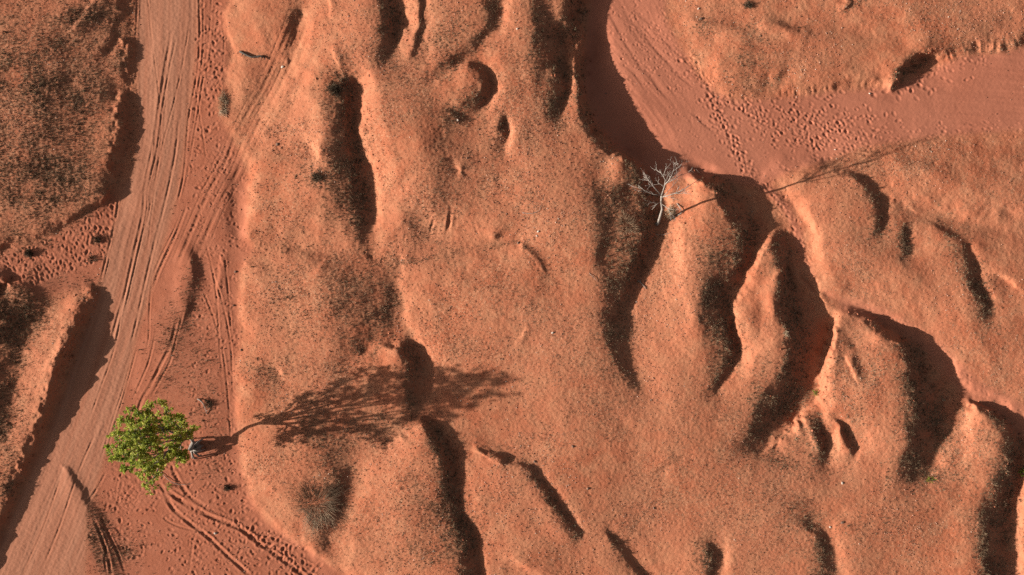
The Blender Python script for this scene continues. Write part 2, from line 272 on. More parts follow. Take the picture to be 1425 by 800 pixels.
# ---------------------------------------------------------------- DETAIL ON THE TERRAIN
X0, Y0, X1, Y1 = -120, -120, 1545, 920
ZC, ZST = solve_heights(X0, Y0, X1, Y1, 2.5)
_CELL = 1.25
def axis(a, b, out_a, out_b):
    core = np.arange(a, b+.01, _CELL); l = []; x = a; s = _CELL
    while x > out_a: s *= 1.16; x -= s; l.append(x)
    r = []; x = core[-1]; s = _CELL
    while x < out_b: s *= 1.16; x += s; r.append(x)
    return np.array(l[::-1]+list(core)+r)
GX = axis(-40, 1465, -5200, 6600); GY = axis(-40, 840, -5600, 6400)
NXc = len(GX); NYc = len(GY)
PX, PY = np.meshgrid(GX, GY)
IX0 = int(np.searchsorted(GX, -40)); IY0 = int(np.searchsorted(GY, -40))
NCX = len(np.arange(-40, 1465.01, _CELL)); NCY = len(np.arange(-40, 840.01, _CELL))
def win(x0, y0, x1, y1):
    """slice of the grid that covers a box"""
    i0 = max(IX0, IX0+int((x0+40)/_CELL)); i1 = min(IX0+NCX, IX0+int((x1+40)/_CELL)+2)
    j0 = max(IY0, IY0+int((y0+40)/_CELL)); j1 = min(IY0+NCY, IY0+int((y1+40)/_CELL)+2)
    return slice(j0, max(j0, j1)), slice(i0, max(i0, i1))
# soft masks on a coarse grid
MS = 2.5; MW = int((X1-X0)/MS)+2; MH = int((Y1-Y0)/MS)+2
MX, MY = np.meshgrid(X0+np.arange(MW)*MS, Y0+np.arange(MH)*MS)
def poly(pts, soft=3.0):
    m = np.zeros(MX.shape, bool); n = len(pts)
    for i in range(n):
        (xa, ya), (xb, yb) = pts[i], pts[(i+1) % n]
        if ya == yb: continue
        c = ((ya > MY) != (yb > MY)) & (MX < (xb-xa)*(MY-ya)/(yb-ya)+xa)
        m ^= c
    return blur(m.astype(float), soft/MS)
def blobs(lst, soft=1.0):
    """lst of (x, y, rx, ry, angle, strength)"""
    o = np.zeros(MX.shape)
    for (x, y, rx, ry, a, s) in lst:
        c, n = math.cos(math.radians(a)), math.sin(math.radians(a))
        u = ((MX-x)*c+(MY-y)*n)/rx; v = (-(MX-x)*n+(MY-y)*c)/ry
        o = np.maximum(o, s*np.exp(-(u*u+v*v)*1.1))
    return o
def samp(m, x=None, y=None):
    x = PX if x is None else x; y = PY if y is None else y
    return bil(m, (x-X0)/MS, (y-Y0)/MS)
ROADP = [(190,-130),(191,0),(190,60),(192,100),(193,190),(185,235),(168,267),(160,310),(148,354),(139,397),(136,425),(122,455),(108,490),(94,530),(68,605),(27,695),(-20,800),(-90,930),(130,930),(118,800),(122,760),(122,712),(130,690),(147,633),(170,560),(187,480),(200,434),(217,377),(233,317),(247,267),(258,190),(268,110),(274,50),(276,0),(278,-130)]
BEDP = [(838,-130),(822,0),(815,60),(812,120),(826,168),(856,205),(880,222),(918,250),(1000,247),(1050,258),(1075,275),(1098,305),(1110,345),(1125,380),(1150,412),(1172,418),(1140,400),(1122,360),(1116,320),(1095,280),(1068,255),(1105,236),(1150,225),(1200,205),(1300,190),(1425,180),(1560,170),(1560,40),(1440,58),(1400,74),(1345,77),(1305,92),(1245,124),(1172,126),(1100,136),(1025,140),(1000,132),(975,110),(950,70),(925,20),(935,-130)]
WASHP = [(1166,412),(1205,420),(1245,436),(1285,460),(1325,492),(1360,530),(1425,562),(1560,620),(1560,680),(1420,608),(1385,575),(1345,556),(1318,524),(1275,475),(1225,450),(1170,432)]
FLATP = [(276,-130),(276,0),(268,110),(258,190),(247,267),(233,317),(217,377),(200,434),(187,480),(170,560),(147,633),(132,690),(122,712),(122,760),(118,800),(130,930),(600,930),(482,805),(440,772),(400,746),(370,726),(346,688),(334,648),(331,600),(328,560),(327,500),(334,470),(330,440),(332,380),(342,362),(352,348),(343,330),(343,250),(337,222),(318,185),(300,150),(312,115),(316,90),(321,68),(312,45),(310,20),(319,0),(322,-130)]
TRAMP = [(-130,352),(0,350),(35,346),(75,330),(112,306),(150,272),(168,262),(160,310),(148,354),(139,397),(115,402),(60,412),(30,396),(-130,392)]
BANKP = [(-130,-130),(172,-130),(168,0),(176,60),(176,110),(165,130),(158,200),(153,256),(120,288),(80,310),(35,330),(-130,355)]
m_road = poly(ROADP, 3.0); m_bed = poly(BEDP, 3.5); m_wash = poly(WASHP, 4); m_flat = np.clip(poly(FLATP, 3.0)+poly(TRAMP, 5), 0, 1); m_bank = poly(BANKP, 6)
m_smooth = np.clip(m_road+m_bed+m_wash+m_flat, 0, 1)
# vegetation on the ground: dense scrubby grass (dark, plus one painted shade strip) and thin straw
m_dark = blobs([(70,130,85,95,0,.75),(110,20,50,30,0,.7),(60,250,90,60,0,.8),(130,265,30,20,0,.6),(165,85,12,22,0,.7),(0,150,70,120,0,.6),
 (8,440,42,60,10,1.25),(0,520,30,60,0,1.1),(0,600,18,50,0,.9),(110,395,60,10,5,.4),
 (547,45,16,34,10,.9),(620,45,26,44,25,.6),(640,88,44,12,-32,.9),(655,152,34,20,0,1.1),(695,188,14,26,0,.9),(786,115,11,42,4,1.2),(742,70,14,28,0,.45),(775,170,10,16,0,.4),
 (474,130,22,34,0,1.0),(492,220,20,70,6,.8),(500,290,16,40,6,.8),(450,243,34,26,0,.8),(470,280,30,30,0,.6),
 (625,300,40,26,0,.35),(595,320,20,16,0,.4),(570,364,44,4,-4,.9),(625,354,34,4,-8,.9),(685,342,40,3.5,-8,.95),
 (850,290,26,38,-10,1.2),(885,265,16,22,0,.9),(862,345,22,26,0,.8),(858,410,18,34,8,1.0),(866,455,16,30,-10,.8),(885,370,22,22,0,.7),(925,300,16,18,0,.8),(925,340,14,30,20,.6),
 (525,420,30,56,8,1.0),(505,475,26,34,0,1.0),(470,420,34,46,0,.45),(400,420,30,50,0,.35),(500,395,50,20,0,.4),
 (370,520,30,18,18,.45),(440,600,50,40,0,.5),(470,640,34,30,-30,.8),(485,690,14,50,0,.9),(450,690,34,34,0,.5),(520,600,60,22,-12,.7),  # narrow upright blob right of the dry shrub paints a shaded strip as scrub
 (615,700,44,40,50,.75),(640,745,34,34,50,.85),(600,690,30,22,0,.5),(580,770,60,20,0,.6),(640,660,12,30,0,.6),(725,650,26,10,30,.5),
 (1000,430,22,60,-8,1.1),(990,370,22,36,0,.7),(1015,340,20,26,0,.6),(1010,500,24,36,20,.7),(1070,350,16,20,0,.5),(1030,400,14,30,20,.5),
 (1100,460,10,60,0,.7),(1075,530,34,26,0,.8),(1055,580,26,36,0,.9),(1090,560,36,50,0,.7),(1080,640,40,14,20,.6),(1130,610,22,40,-25,.9),(1145,640,18,20,0,.7),
 (1258,335,10,20,-15,.9),(1215,320,22,16,0,.5),(1352,385,16,56,-22,1.1),(1200,500,40,40,30,.35),(1255,470,14,30,-35,.6),
 (1265,540,20,60,0,.9),(1300,600,34,70,0,.7),(1280,655,40,26,0,.7),(1180,560,20,60,-25,.3),
 (1370,600,30,34,0,.6),(1345,645,34,30,0,.8),(1395,720,36,90,0,1.1),(1350,690,22,24,0,.6),
 (1135,750,24,36,-20,.7),(1150,790,20,20,0,.8),(980,780,14,22,0,.7),(1077,635,20,12,0,.6),(1165,650,20,14,30,.4),(1240,665,20,14,0,.5),(1180,740,70,20,0,.18),
 (975,40,20,12,0,.5),(1050,40,14,18,0,.5),(1180,8,18,8,-20,.5),(1064,118,10,8,0,.9),(1086,114,8,7,0,.7),(1030,95,26,30,0,.5),(1385,66,60,9,-5,.6),(1265,95,30,14,-35,.3),
 (262,400,14,50,6,.5),(240,480,26,60,16,.55),(270,510,30,40,0,.35),(285,580,24,50,0,.5),(300,650,26,30,0,.4),(138,752,20,60,-14,1.1),(165,782,26,30,0,.9),(90,385,30,16,0,.3),
 (30,350,50,8,-16,.9),(110,300,60,7,-32,.7),(10,650,20,40,0,.6),(25,560,16,60,0,.5)])
m_straw = blobs([(420,180,60,70,0,.6),(400,290,50,50,0,.6),(470,60,60,60,0,.5),(540,180,40,100,0,.8),(600,260,80,60,0,.8),(560,120,50,40,0,.6),(740,140,60,120,0,.7),(720,260,90,50,0,.7),(690,420,110,60,0,.75),(780,330,60,60,0,.8),(650,470,90,50,0,.7),(800,480,80,70,0,.55),(840,560,60,60,0,.5),(450,420,100,70,0,.8),(430,520,90,60,0,.8),(380,640,60,50,0,.6),(540,680,60,90,0,.7),(520,620,80,40,0,.6),(620,640,30,60,0,.5),(700,680,40,60,0,.3),(1000,620,70,60,0,.5),(940,680,100,60,0,.5),(1050,700,120,80,0,.5),(1250,740,110,60,0,.5),(1190,540,50,80,0,.7),(1110,430,50,40,0,.4),(950,380,60,90,0,.45),(1180,370,60,60,0,.45),(1250,300,60,50,0,.4),(1370,500,80,80,0,.4),(1040,490,50,60,0,.2),(1020,70,70,50,0,.5),(1250,230,120,26,-5,.55),(1390,250,80,40,0,.45),(1340,620,40,60,0,.6),(60,150,110,160,0,1.0),(70,470,50,80,20,.6),(620,40,70,50,0,.6),(480,730,60,50,0,.6),(1300,20,150,40,0,.25),(760,620,60,50,0,.35)])
_w = fbm(MX, MY, 46, 21, 3)
m_straw = np.clip(m_straw*(1+.6*_w)+.05+.06*_w, 0, 1.2)*(1-m_smooth)
_zc = bil(ZC, (MX-X0)/ZST, (MY-Y0)/ZST); _gy, _gx = np.gradient(blur(_zc, 1.6)); _s = PXM/MS
m_east = np.clip((-_gx*_s-.10)/.22, 0, 1)          # slopes that lie out of the afternoon sun keep more scrub
m_steep = np.clip((np.hypot(_gx, _gy)*_s-.40)/.5, 0, 1)
m_straw = np.clip(m_straw+blobs([(262,480,34,70,8,.7),(285,590,26,60,0,.7),(150,740,30,60,-20,.5),(250,560,30,40,0,.4),(110,392,60,14,0,.4)])*(1-m_road)*np.clip(.7+.8*_w, 0, 1), 0, 1.2)
_w2 = fbm(MX, MY, 26, 31, 3)
m_dark = np.clip((m_dark*(.45+.35*np.clip((300-MX)/60, 0, 1))+.42*blur(m_east, 1.5)*(MX > 340))*(1+.9*_w2), 0, 1.4)*(1-np.clip(m_road+m_bed*1.0+m_wash*.8, 0, 1))*(1-.45*m_flat)

# ---- base surface with slightly ragged edges
def base(x, y):
    return cub(ZC, (x-X0)/ZST, (y-Y0)/ZST)
S_ = samp(m_smooth)
rough = 1-np.clip(S_, 0, 1)
wx = 3.6*fbm(PX, PY, 26, 3, 3); wy = 3.6*fbm(PX, PY, 26, 9, 3)
Z = base(PX+wx, PY+wy)
SWELL = [(575,205,62,90,0,.13),(700,425,90,75,0,.10),(965,605,70,60,20,.10),(878,525,36,50,-20,-.07),(1185,375,60,50,0,.08),(440,430,60,60,0,.09),(425,600,45,55,0,.08),(560,670,42,70,0,.09),(725,705,45,60,-30,.07),
 (1060,700,60,45,0,.08),(1235,730,70,45,0,.08),(745,60,22,60,0,.09),(1330,238,90,26,0,.06),(1350,470,60,45,30,.08),(640,165,24,18,0,.05),(655,255,60,26,0,-.05),(1190,560,34,70,-20,.09),(820,470,60,70,0,.09),(930,760,60,60,-30,-.06),(400,300,40,40,0,.07),
 (840,620,60,40,0,.06),(620,520,36,40,0,-.05),(770,270,50,70,0,.08),(1020,85,36,34,0,.07),(1140,95,50,24,0,.05),(1240,30,80,24,0,.06),(1050,455,14,46,0,.05),(950,430,30,80,0,.06),(60,80,60,60,0,.08),(70,220,60,50,0,.07),(500,60,30,60,0,.06)]
for (x_, y_, rx_, ry_, a_, h_) in SWELL:
    if h_ == 0: continue
    c_, s_ = math.cos(math.radians(a_)), math.sin(math.radians(a_)); u_ = ((PX-x_)*c_+(PY-y_)*s_)/rx_; v_ = (-(PX-x_)*s_+(PY-y_)*c_)/ry_
    Z += h_*np.exp(-(u_*u_+v_*v_))*rough
Z += .035*rough*fbm(PX, PY, 120, 211, 2)
inx = np.clip((PX-X0)/60, 0, 1)*np.clip((X1-PX)/60, 0, 1)*np.clip((PY-Y0)/60, 0, 1)*np.clip((Y1-PY)/60, 0, 1)
far = .45+.55*fbm(PX, PY, 420, 51, 3)+.25*fbm(PX, PY, 120, 57, 2)
Z = Z*inx+far*(1-inx)
fine = .014*fbm(PX, PY, 50, 61, 2)+.003*fbm(PX, PY, 15, 71, 2)+.0045*fbm(PX, PY, 6.0, 81, 2)+.012*noise(PX, PY, 2.9, 91)+.006*noise(PX*.8+PY*.6, PY*.8-PX*.6, 2.1, 92)
DK = samp(np.clip(m_dark, 0, 1)); STW = samp(m_straw)
Z += fine*(rough*(.60+.5*DK)+(1-rough)*.22)*np.where(inx > 0, 1, 0)
_st = samp(m_steep)*np.where(inx > 0, 1, 0)
Z += .038*_st*fbm(PX, PY, 7, 201, 2)+.045*_st*noise(PX, PY, 22, 203, 5.5)+.03*samp(np.clip(m_east, 0, 1))*rough*noise(PX, PY, 26, 205, 8)
# lumpy scrub ground and rills down the slopes
Z += .030*DK*rough*np.abs(noise(PX, PY, 7, 95))
Z += .004*rough*noise(PX*.94+PY*.34, PY*.94-PX*.34, 9, 97, 60)

def curve_pts(P, step=6.0):
    P = np.array(P, float); n = len(P); out = []
    for i in range(n-1):
        a = P[max(i-1, 0)]; b = P[i]; c = P[i+1]; d = P[min(i+2, n-1)]
        m = max(2, int(np.hypot(*(c-b))/step)); t = np.linspace(0, 1, m, endpoint=False)[:, None]
        out.append(.5*((2*b)+(-a+c)*t+(2*a-5*b+4*c-d)*t*t+(-a+3*b-3*c+d)*t**3))
    return np.vstack(out+[P[-1:]])
def field(pts, R):
    """nearest signed distance (positive on the right-hand side when walking down the page) and run along the line"""
    Q = curve_pts(pts, 7.0)
    jj, ii = win(Q[:, 0].min()-R, Q[:, 1].min()-R, Q[:, 0].max()+R, Q[:, 1].max()+R)
    x = PX[jj, ii]; y = PY[jj, ii]
    D = np.full(x.shape, 1e9); SG = np.zeros(x.shape); S = np.zeros(x.shape); run = 0
    for a, b in zip(Q[:-1], Q[1:]):
        v = b-a; l = float(np.hypot(*v))
        if l < 1e-6: continue
        x0, x1 = min(a[0], b[0])-R, max(a[0], b[0])+R; y0, y1 = min(a[1], b[1])-R, max(a[1], b[1])+R
        sub = (slice(np.searchsorted(y[:, 0], y0), np.searchsorted(y[:, 0], y1)), slice(np.searchsorted(x[0], x0), np.searchsorted(x[0], x1)))
        xs = x[sub]; ys = y[sub]
        if xs.size == 0: run += l; continue
        t = np.clip(((xs-a[0])*v[0]+(ys-a[1])*v[1])/(l*l), 0, 1)
        dx = xs-a[0]-t*v[0]; dy = ys-a[1]-t*v[1]; d = np.hypot(dx, dy)
        m = d < D[sub]
        D[sub] = np.where(m, d, D[sub]); SG[sub] = np.where(m, np.sign(-(v[0]*dy-v[1]*dx)), SG[sub]); S[sub] = np.where(m, run+t*l, S[sub])
        run += l
    return jj, ii, D, SG, S, run
TRACKCOL = np.zeros(PX.shape, np.float32)
def rut(pts, width, depth, rim=.35, tread=0.0, wob=.75, fade=25, pale=.5):
    jj, ii, D, SG, S, run = field(pts, width*3.2)
    x = PX[jj, ii]; y = PY[jj, ii]
    ok = D < width*3.1
    f = np.clip(S/fade, 0, 1)*np.clip((run-S)/fade, 0, 1)*(1+wob*noise(x, y, 14, 101))
    q = D/width
    prof = -np.exp(-(q/.55)**4)+rim*np.exp(-((q-1.05)/.35)**2)
    if tread: prof = prof+tread*np.exp(-(q/.5)**4)*np.sign(np.sin(S*1.15+2.2*np.abs(D)/width))
    Z[jj, ii] += np.where(ok, prof*depth*.45*f, 0)
    TRACKCOL[jj, ii] = np.maximum(TRACKCOL[jj, ii], np.where(ok, pale*np.exp(-(q/.8)**2)*np.clip(f, 0, 1), 0))
def ledge(pts, amp, wl=14, wr=2.5, rag=1.0, fade=12):
    """a lip that rises slowly on the left of the line and breaks off on its right (walking down the page: west/east)"""
    jj, ii, D, SG, S, run = field(pts, wl*2.4)
    x = PX[jj, ii]; y = PY[jj, ii]
    s = -D*SG+rag*1.6*noise(x, y, 6, 111)
    f = np.clip(S/fade, 0, 1)*np.clip((run-S)/fade, 0, 1)
    prof = np.where(s < 0, np.exp(-(s/wl)**2), np.exp(-(s/wr)**2))
    Z[jj, ii] += np.where(D < wl*2.3, prof*amp*f*(1+.4*noise(x, y, 18, 113)), 0)

# ---- the road: drawn-out streaks, ruts
RC = [(232,-60),(233,0),(230,100),(224,200),(206,280),(190,340),(176,400),(160,450),(140,510),(120,570),(95,640),(70,700),(45,760),(10,850)]
jj, ii, D, SG, S, run = field(RC, 75)
d_ = D*SG; mr = samp(m_road)[jj, ii]*(D < 74)
st_ = noise(d_, S, 3.2, 121, 70)+.7*noise(d_, S, 7, 123, 120)+.6*noise(d_, S, 1.8, 125, 40)
Z[jj, ii] += .0042*st_*mr+.004*noise(PX[jj, ii], PY[jj, ii], 2.6, 126)*mr
ROADST = np.zeros(PX.shape, np.float32); ROADST[jj, ii] = (noise(d_, S, 5, 127, 160)+.7*noise(d_, S, 12, 128, 220)+.4*noise(d_, S, 2.2, 129, 60))*mr
R = rut
R([(240,40),(230,93),(221,150),(214,200),(207,235),(201,267),(199,297),(187,350),(174,407),(163,445),(150,490)], 3.2, .028, .8)
R([(246,50),(236,95),(226,150),(219,205),(211,240),(205,267),(203,300),(192,350),(179,407),(170,445)], 2.0, .022, .8)
R([(214,180),(213,205),(209,232),(203,250),(200,262)], 3.0, -.035, .3)
R([(277,-40),(277,0),(278,43),(276,90),(270,125),(262,170),(256,240),(245,290)], 2.2, .03, .8)
R([(296,-40),(292,40),(284,100),(277,150),(268,200),(258,260)], 2.0, .022, .7)
R([(282,-40),(283,60),(275,130),(266,190)], 1.8, .02, .7)
R([(270,100),(276,150),(283,190),(287,225)], 2.0, .02, .7)
R([(300,20),(290,90),(275,130)], 1.8, .02, .6); R([(306,10),(312,60),(306,110),(284,140)], 1.8, .018, .6)
R([(166,267),(160,310),(149,354),(139,395)], 2.4, .035, .9, pale=.2); R([(171,262),(163,305),(154,350),(144,392)], 1.6, .02, .7)
R([(192,-20),(189,60),(190,110),(194,190)], 2.2, .02, .8)
R([(264,30),(254,90),(240,150),(222,220),(212,290),(205,350)], 1.8, .022, .7); R([(204,-20),(212,60),(221,130),(224,190),(214,260),(200,330)], 1.7, .018, .7)
R([(250,160),(243,220),(230,280),(212,350),(196,420),(180,490)], 2.6, .024, .6); R([(180,380),(168,440),(158,490),(140,540),(122,590)], 2.0, .02, .7); R([(60,790),(84,730),(108,660),(134,600)], 2.2, .022, .7); R([(30,800),(60,735),(86,660)], 1.8, .018, .7)
# creases and long low ridges between the mounds
for c_, w_, d_ in (([(612,204),(585,232),(555,262),(530,298)], 5, .035), ([(644,250),(680,272),(722,290),(764,318)], 5, .035), ([(548,368),(556,400),(566,440),(584,490),(604,536)], 8, .05), ([(900,664),(922,652),(946,636),(975,628)], 4, .05),
                   ([(1226,262),(1262,277),(1312,291),(1370,303),(1440,309)], 7, -.09), ([(1236,282),(1290,304),(1350,318),(1430,326)], 6, .05), ([(1262,232),(1310,252),(1362,262),(1430,262)], 9, -.05), ([(1300,215),(1350,232),(1430,236)], 7, .05),
                   ([(1196,440),(1250,470),(1290,500)], 4, .03), ([(1330,455),(1365,480),(1395,525),(1430,545)], 8, -.05), ([(1130,690),(1180,720),(1250,740)], 6, .04), ([(840,560),(880,600),(930,612)], 6, .04),
                   ([(1128,18),(1180,40),(1230,52),(1290,50)], 6, .05), ([(1140,0),(1200,14),(1290,10),(1380,22)], 10, -.06), ([(385,90),(420,84),(452,92)], 4, .05), ([(330,470),(345,490),(370,500)], 4, .05)):
    jj, ii, D, SG, S, run = field(c_, w_*5)
    f_ = np.clip(S/40, 0, 1)*np.clip((run-S)/40, 0, 1)*(1+.6*noise(PX[jj, ii], PY[jj, ii], 22, 221)); D = np.abs(D*SG+2.5*noise(PX[jj, ii], PY[jj, ii], 12, 223))
    Z[jj, ii] -= np.where(D < w_*4.8, d_*.62*np.exp(-(D/(w_*1.6))**2)*f_, 0)
# vehicle track leaving to the north-east over the bank
for off, w_, dp in ((0, 4.0, .022), (21, 4.0, .026), (9, 2.0, .016), (-9, 2.0, .014), (30, 1.8, .014)):
    c_ = [(430,25),(408,80),(385,130),(363,167),(345,203),(330,240),(310,275),(292,315),(274,357),(262,385)]
    R([(x-off*.86, y-off*.5) for x, y in c_], w_, dp, .5, tread=.10)
R([(262,280),(247,320),(236,345),(220,380),(210,410)], 3.0, .03, .6, tread=.2); R([(254,290),(243,318),(226,352),(214,380)], 2.0, .02, .6)
R([(247,440),(238,478),(225,505),(210,535),(196,560),(188,590)], 3.6, .045, .6); R([(218,455),(208,500),(196,530),(182,560)], 2.2, .025, .6)
R([(258,425),(245,470),(238,500),(222,530),(206,560)], 2.4, .03, .6); R([(212,385),(208,430),(207,470),(200,500)], 2.0, .02, .6)
R([(192,480),(182,515),(172,550),(160,590),(147,633)], 2.0, .022, .7); R([(183,500),(170,545),(155,590),(140,640)], 1.8, .018, .7)
R([(128,716),(140,745),(150,775),(156,810)], 3.5, .07, .5, pale=0); R([(140,716),(152,745),(164,770),(175,800)], 3, .05, .5, pale=0); R([(150,750),(146,775),(150,805)], 3, .05, .5, pale=0)
R([(148,655),(138,675),(123,697),(116,706)], 2.6, .04, .5, pale=0)
for q_ in ([(281,400),(300,450),(312,500),(318,560),(322,620)], [(296,380),(312,430),(322,490),(324,560)], [(285,330),(300,400),(305,470),(310,540)], [(312,350),(318,410),(322,470)]):
    R(q_, 2.2, .022, .7, wob=.8)
# tyre tracks at the bottom
R([(196,640),(213,667),(247,693),(287,716),(333,735),(367,760),(417,796),(450,830)], 4.6, .062, .55, tread=.06)
R([(226,682),(240,706),(257,722),(287,745),(317,773),(345,798),(370,825)], 4.2, .055, .55, tread=.06)
R([(230,630),(240,652),(253,677),(270,695),(292,708)], 4.2, .055, .5, tread=.06)
R([(206,632),(216,655),(230,687),(245,705)], 3.6, .045, .5)
R([(205,700),(235,726),(270,738),(310,742)], 2.4, .02, .6); R([(180,720),(215,738),(250,745)], 2.0, .016, .6)
R([(270,740),(266,775),(262,805)], 2.6, .02, .6)
R([(176,625),(166,660),(160,700)], 2.0, .02, .6)
# little lips and cracks that throw thin shadows
ledge([(1165,16),(1175,12),(1183,2),(1172,-8)], .08, 8, 2.0)
ledge([(1155,446),(1160,424)], .0, 6, 2)
ledge([(1383,376),(1395,384),(1408,391),(1424,404)], .03, 10, 2.2)
ledge([(1258,283),(1268,289),(1280,299)], .05, 8, 2.2); ledge([(725,343),(742,356),(752,370),(761,384)], .02, 9, 2.0)
ledge([(1158,420),(1172,412)], .0, 6, 2); ledge([(735,452),(728,468),(714,484)], .05, 8, 2.5); ledge([(590,432),(604,428),(618,432),(626,444)], .045, 10, 2.2)
ledge([(655,624),(672,630),(690,643),(704,648)], .10, 12, 2.5); ledge([(706,774),(722,780),(742,795)], .05, 12, 3)
ledge([(585,-20),(592,10),(587,45),(583,75)], .06, 8, 2); ledge([(1176,490),(1186,512),(1196,534)], .08, 10, 2.5)
ledge([(1208,372),(1214,392)], .0, 8, 3); ledge([(900,661),(920,650),(944,636)], .03, 9, 3); ledge([(462,60),(470,84),(478,106)], .05, 10, 3)
R([(628,285),(625,310),(620,336)], 4.5, .13, .3, pale=0); R([(606,300),(600,318),(597,338)], 3.5, .09, .3, pale=0); R([(565,318),(563,336),(561,352)], 3, .05, .3, pale=0); R([(655,300),(662,318),(668,332)], 3.2, .05, .3, pale=0)
ledge([(372,208),(395,205),(420,205),(438,211),(447,226)], .045, 8, 2.2)
ledge([(458,-10),(462,12),(462,28)], .07, 8, 2.5); ledge([(1345,560),(1372,568),(1395,578)], .04, 10, 2)
ledge([(140,-20),(120,20),(96,48)], .06, 14, 4); ledge([(310,350),(306,380),(300,410)], .03, 8, 2)
# crumbling steep lips: notched crests
for cr in ([(168,52),(175,75),(176,108)], [(162,132),(159,180),(156,230),(154,254)], [(128,402),(108,430),(95,455),(80,490),(65,533),(50,590),(30,635),(10,690)], [(803,0),(802,60),(801,112),(806,148),(828,188),(850,214)]):
    jj, ii, D, SG, S, run = field(cr, 14)
    x = PX[jj, ii]; y = PY[jj, ii]
    Z[jj, ii] += np.where(D < 13, np.exp(-(D/6.5)**2)*(.05*noise(x, y, 8, 131)+.03*noise(x, y, 4, 133)), 0)
# fluted cliff in the north-east
jj, ii, D, SG, S, run = field([(1310,80),(1345,68),(1375,65),(1400,64),(1440,48)], 16)
Z[jj, ii] += np.where(D < 15, np.exp(-(D/7)**2)*(.05*noise(S, D, 7, 141, 22)+.03*noise(S, D, 3, 142, 12)), 0)
jj, ii, D, SG, S, run = field([(1080,130),(1120,128),(1160,122),(1200,118),(1240,118)], 12)
Z[jj, ii] += np.where(D < 11, np.exp(-(D/5)**2)*(.02*noise(S, D, 6, 143, 22)+.02*noise(S, D, 3, 144, 9)), 0)

# ---- flow marks in the river bed: long curving ripples
mb = samp(m_bed)
u_ = PX*math.cos(.95)+PY*math.sin(.95); v_ = -PX*math.sin(.95)+PY*math.cos(.95)+7*noise(PX, PY, 60, 151)
west = np.clip((1010-PX)/90, 0, 1)*np.clip((230-PY)/30, 0, 1)
Z += mb*west*(.005*noise(v_, u_, 5, 153, 55)+.0035*noise(v_, u_, 2.6, 155, 26))
east = np.clip((PX-1270)/70, 0, 1)
v2 = PY-.0011*(PX-1300)**2*np.sign(PX-1300)*.25+9*noise(PX, PY, 80, 157)
Z += mb*east*(.009*noise(v2, PX, 4.5, 159, 80)+.004*noise(v2, PX, 2.6, 160, 34))
for q_ in ([(848,20),(870,60),(885,85),(905,110),(930,140)], [(868,18),(892,45),(915,72),(945,105),(970,125)], [(850,80),(880,100),(905,140)], [(880,10),(905,35),(930,62),(950,84)], [(952,150),(975,168),(1000,190)]):
    ledge(q_, -.014, 5, 1.4, .6, 20)
# ---- hoof prints and footprints
def prints(n, cx, cy, rx, ry, ang, depth=(.02, .045), size=(2.0, 3.4), only=None, heading=None, uniform=False):
    c, s = math.cos(math.radians(ang)), math.sin(math.radians(ang))
    for _ in range(n):
        if uniform: a, b = RS.uniform(-1, 1)*rx, RS.uniform(-1, 1)*ry
        else: a, b = RS.randn()*rx*.55, RS.randn()*ry*.55
        x = cx+a*c-b*s; y = cy+a*s+b*c
        if only is not None and bil(only, np.array((x-X0)/MS), np.array((y-Y0)/MS)) < .55: continue
        stamp(x, y, RS.uniform(*size), RS.uniform(*depth), (heading if heading is not None else RS.uniform(0, 180))+RS.randn()*22)
def stamp(x, y, r, dep, ang):
    jj, ii = win(x-r*3.2, y-r*3.2, x+r*3.2, y+r*3.2)
    if jj.stop <= jj.start or ii.stop <= ii.start: return
    c, s = math.cos(math.radians(ang)), math.sin(math.radians(ang))
    dx = PX[jj, ii]-x; dy = PY[jj, ii]-y
    u = (dx*c+dy*s)/1.35; v = (-dx*s+dy*c)/.85
    q = np.hypot(u, v)/r
    Z[jj, ii] += .48*dep*(-np.exp(-q**3*1.3)+.38*np.exp(-((q-1.45)/.4)**2))
prints(300, 1110, 168, 120, 52, 24, (.025, .05), (1.6, 2.6), m_bed, 35)
prints(90, 1150, 175, 70, 34, 10, (.025, .05), (1.7, 2.7), m_bed, 35)
for seg, n in ((((952,78),(985,120)), 50), (((985,120),(1003,168)), 80), (((1003,168),(1022,205)), 80), (((1022,205),(1046,246)), 90), (((1046,246),(1080,270)), 40), (((1080,270),(1112,330)), 60), (((1112,330),(1140,395)), 30),
               (((1000,130),(1060,165)), 60), (((1060,165),(1150,215)), 50)):
    (xa, ya), (xb, yb) = seg
    for _ in range(int(n*.6)):
        t = RS.rand(); stamp(xa+(xb-xa)*t+RS.randn()*6, ya+(yb-ya)*t+RS.randn()*5, RS.uniform(1.7, 2.8), RS.uniform(.02, .045), 50+RS.randn()*25)
prints(230, 1000, 150, 240, 90, 30, (.012, .03), (1.4, 2.3), m_bed, 40)
prints(150, 900, 60, 50, 80, -30, (.02, .035), (1.2, 2.0), m_bed, 50)
prints(110, 950, 60, 60, 60, 30, (.012, .03), (1.4, 2.2), m_bed, 40)
prints(60, 1240, 118, 60, 26, -10, (.03, .05), (2.2, 3.2), m_bed, 60)
prints(34, 1330, 92, 50, 16, -14, (.02, .04), (1.8, 2.6), m_bed)
prints(160, 1280, 195, 150, 26, -4, (.012, .03), (1.4, 2.4), None, 20)
prints(120, 1290, 480, 120, 12, 38, (.012, .03), (1.4, 2.2), m_wash, 40)
prints(60, 1400, 575, 50, 10, 32, (.012, .03), (1.4, 2.2), m_wash, 40)
prints(850, 305, 330, 42, 480, 0, (.012, .04), (1.4, 2.6), m_flat, None, True)
prints(70, 300, 80, 22, 110, 5, (.025, .05), (2.0, 3.0), m_flat, None)
prints(560, 75, 340, 100, 42, -20, (.02, .045), (1.6, 2.8), m_flat, 70, True)
prints(560, 290, 720, 150, 90, 20, (.015, .045), (1.5, 2.8), m_flat, None, True)
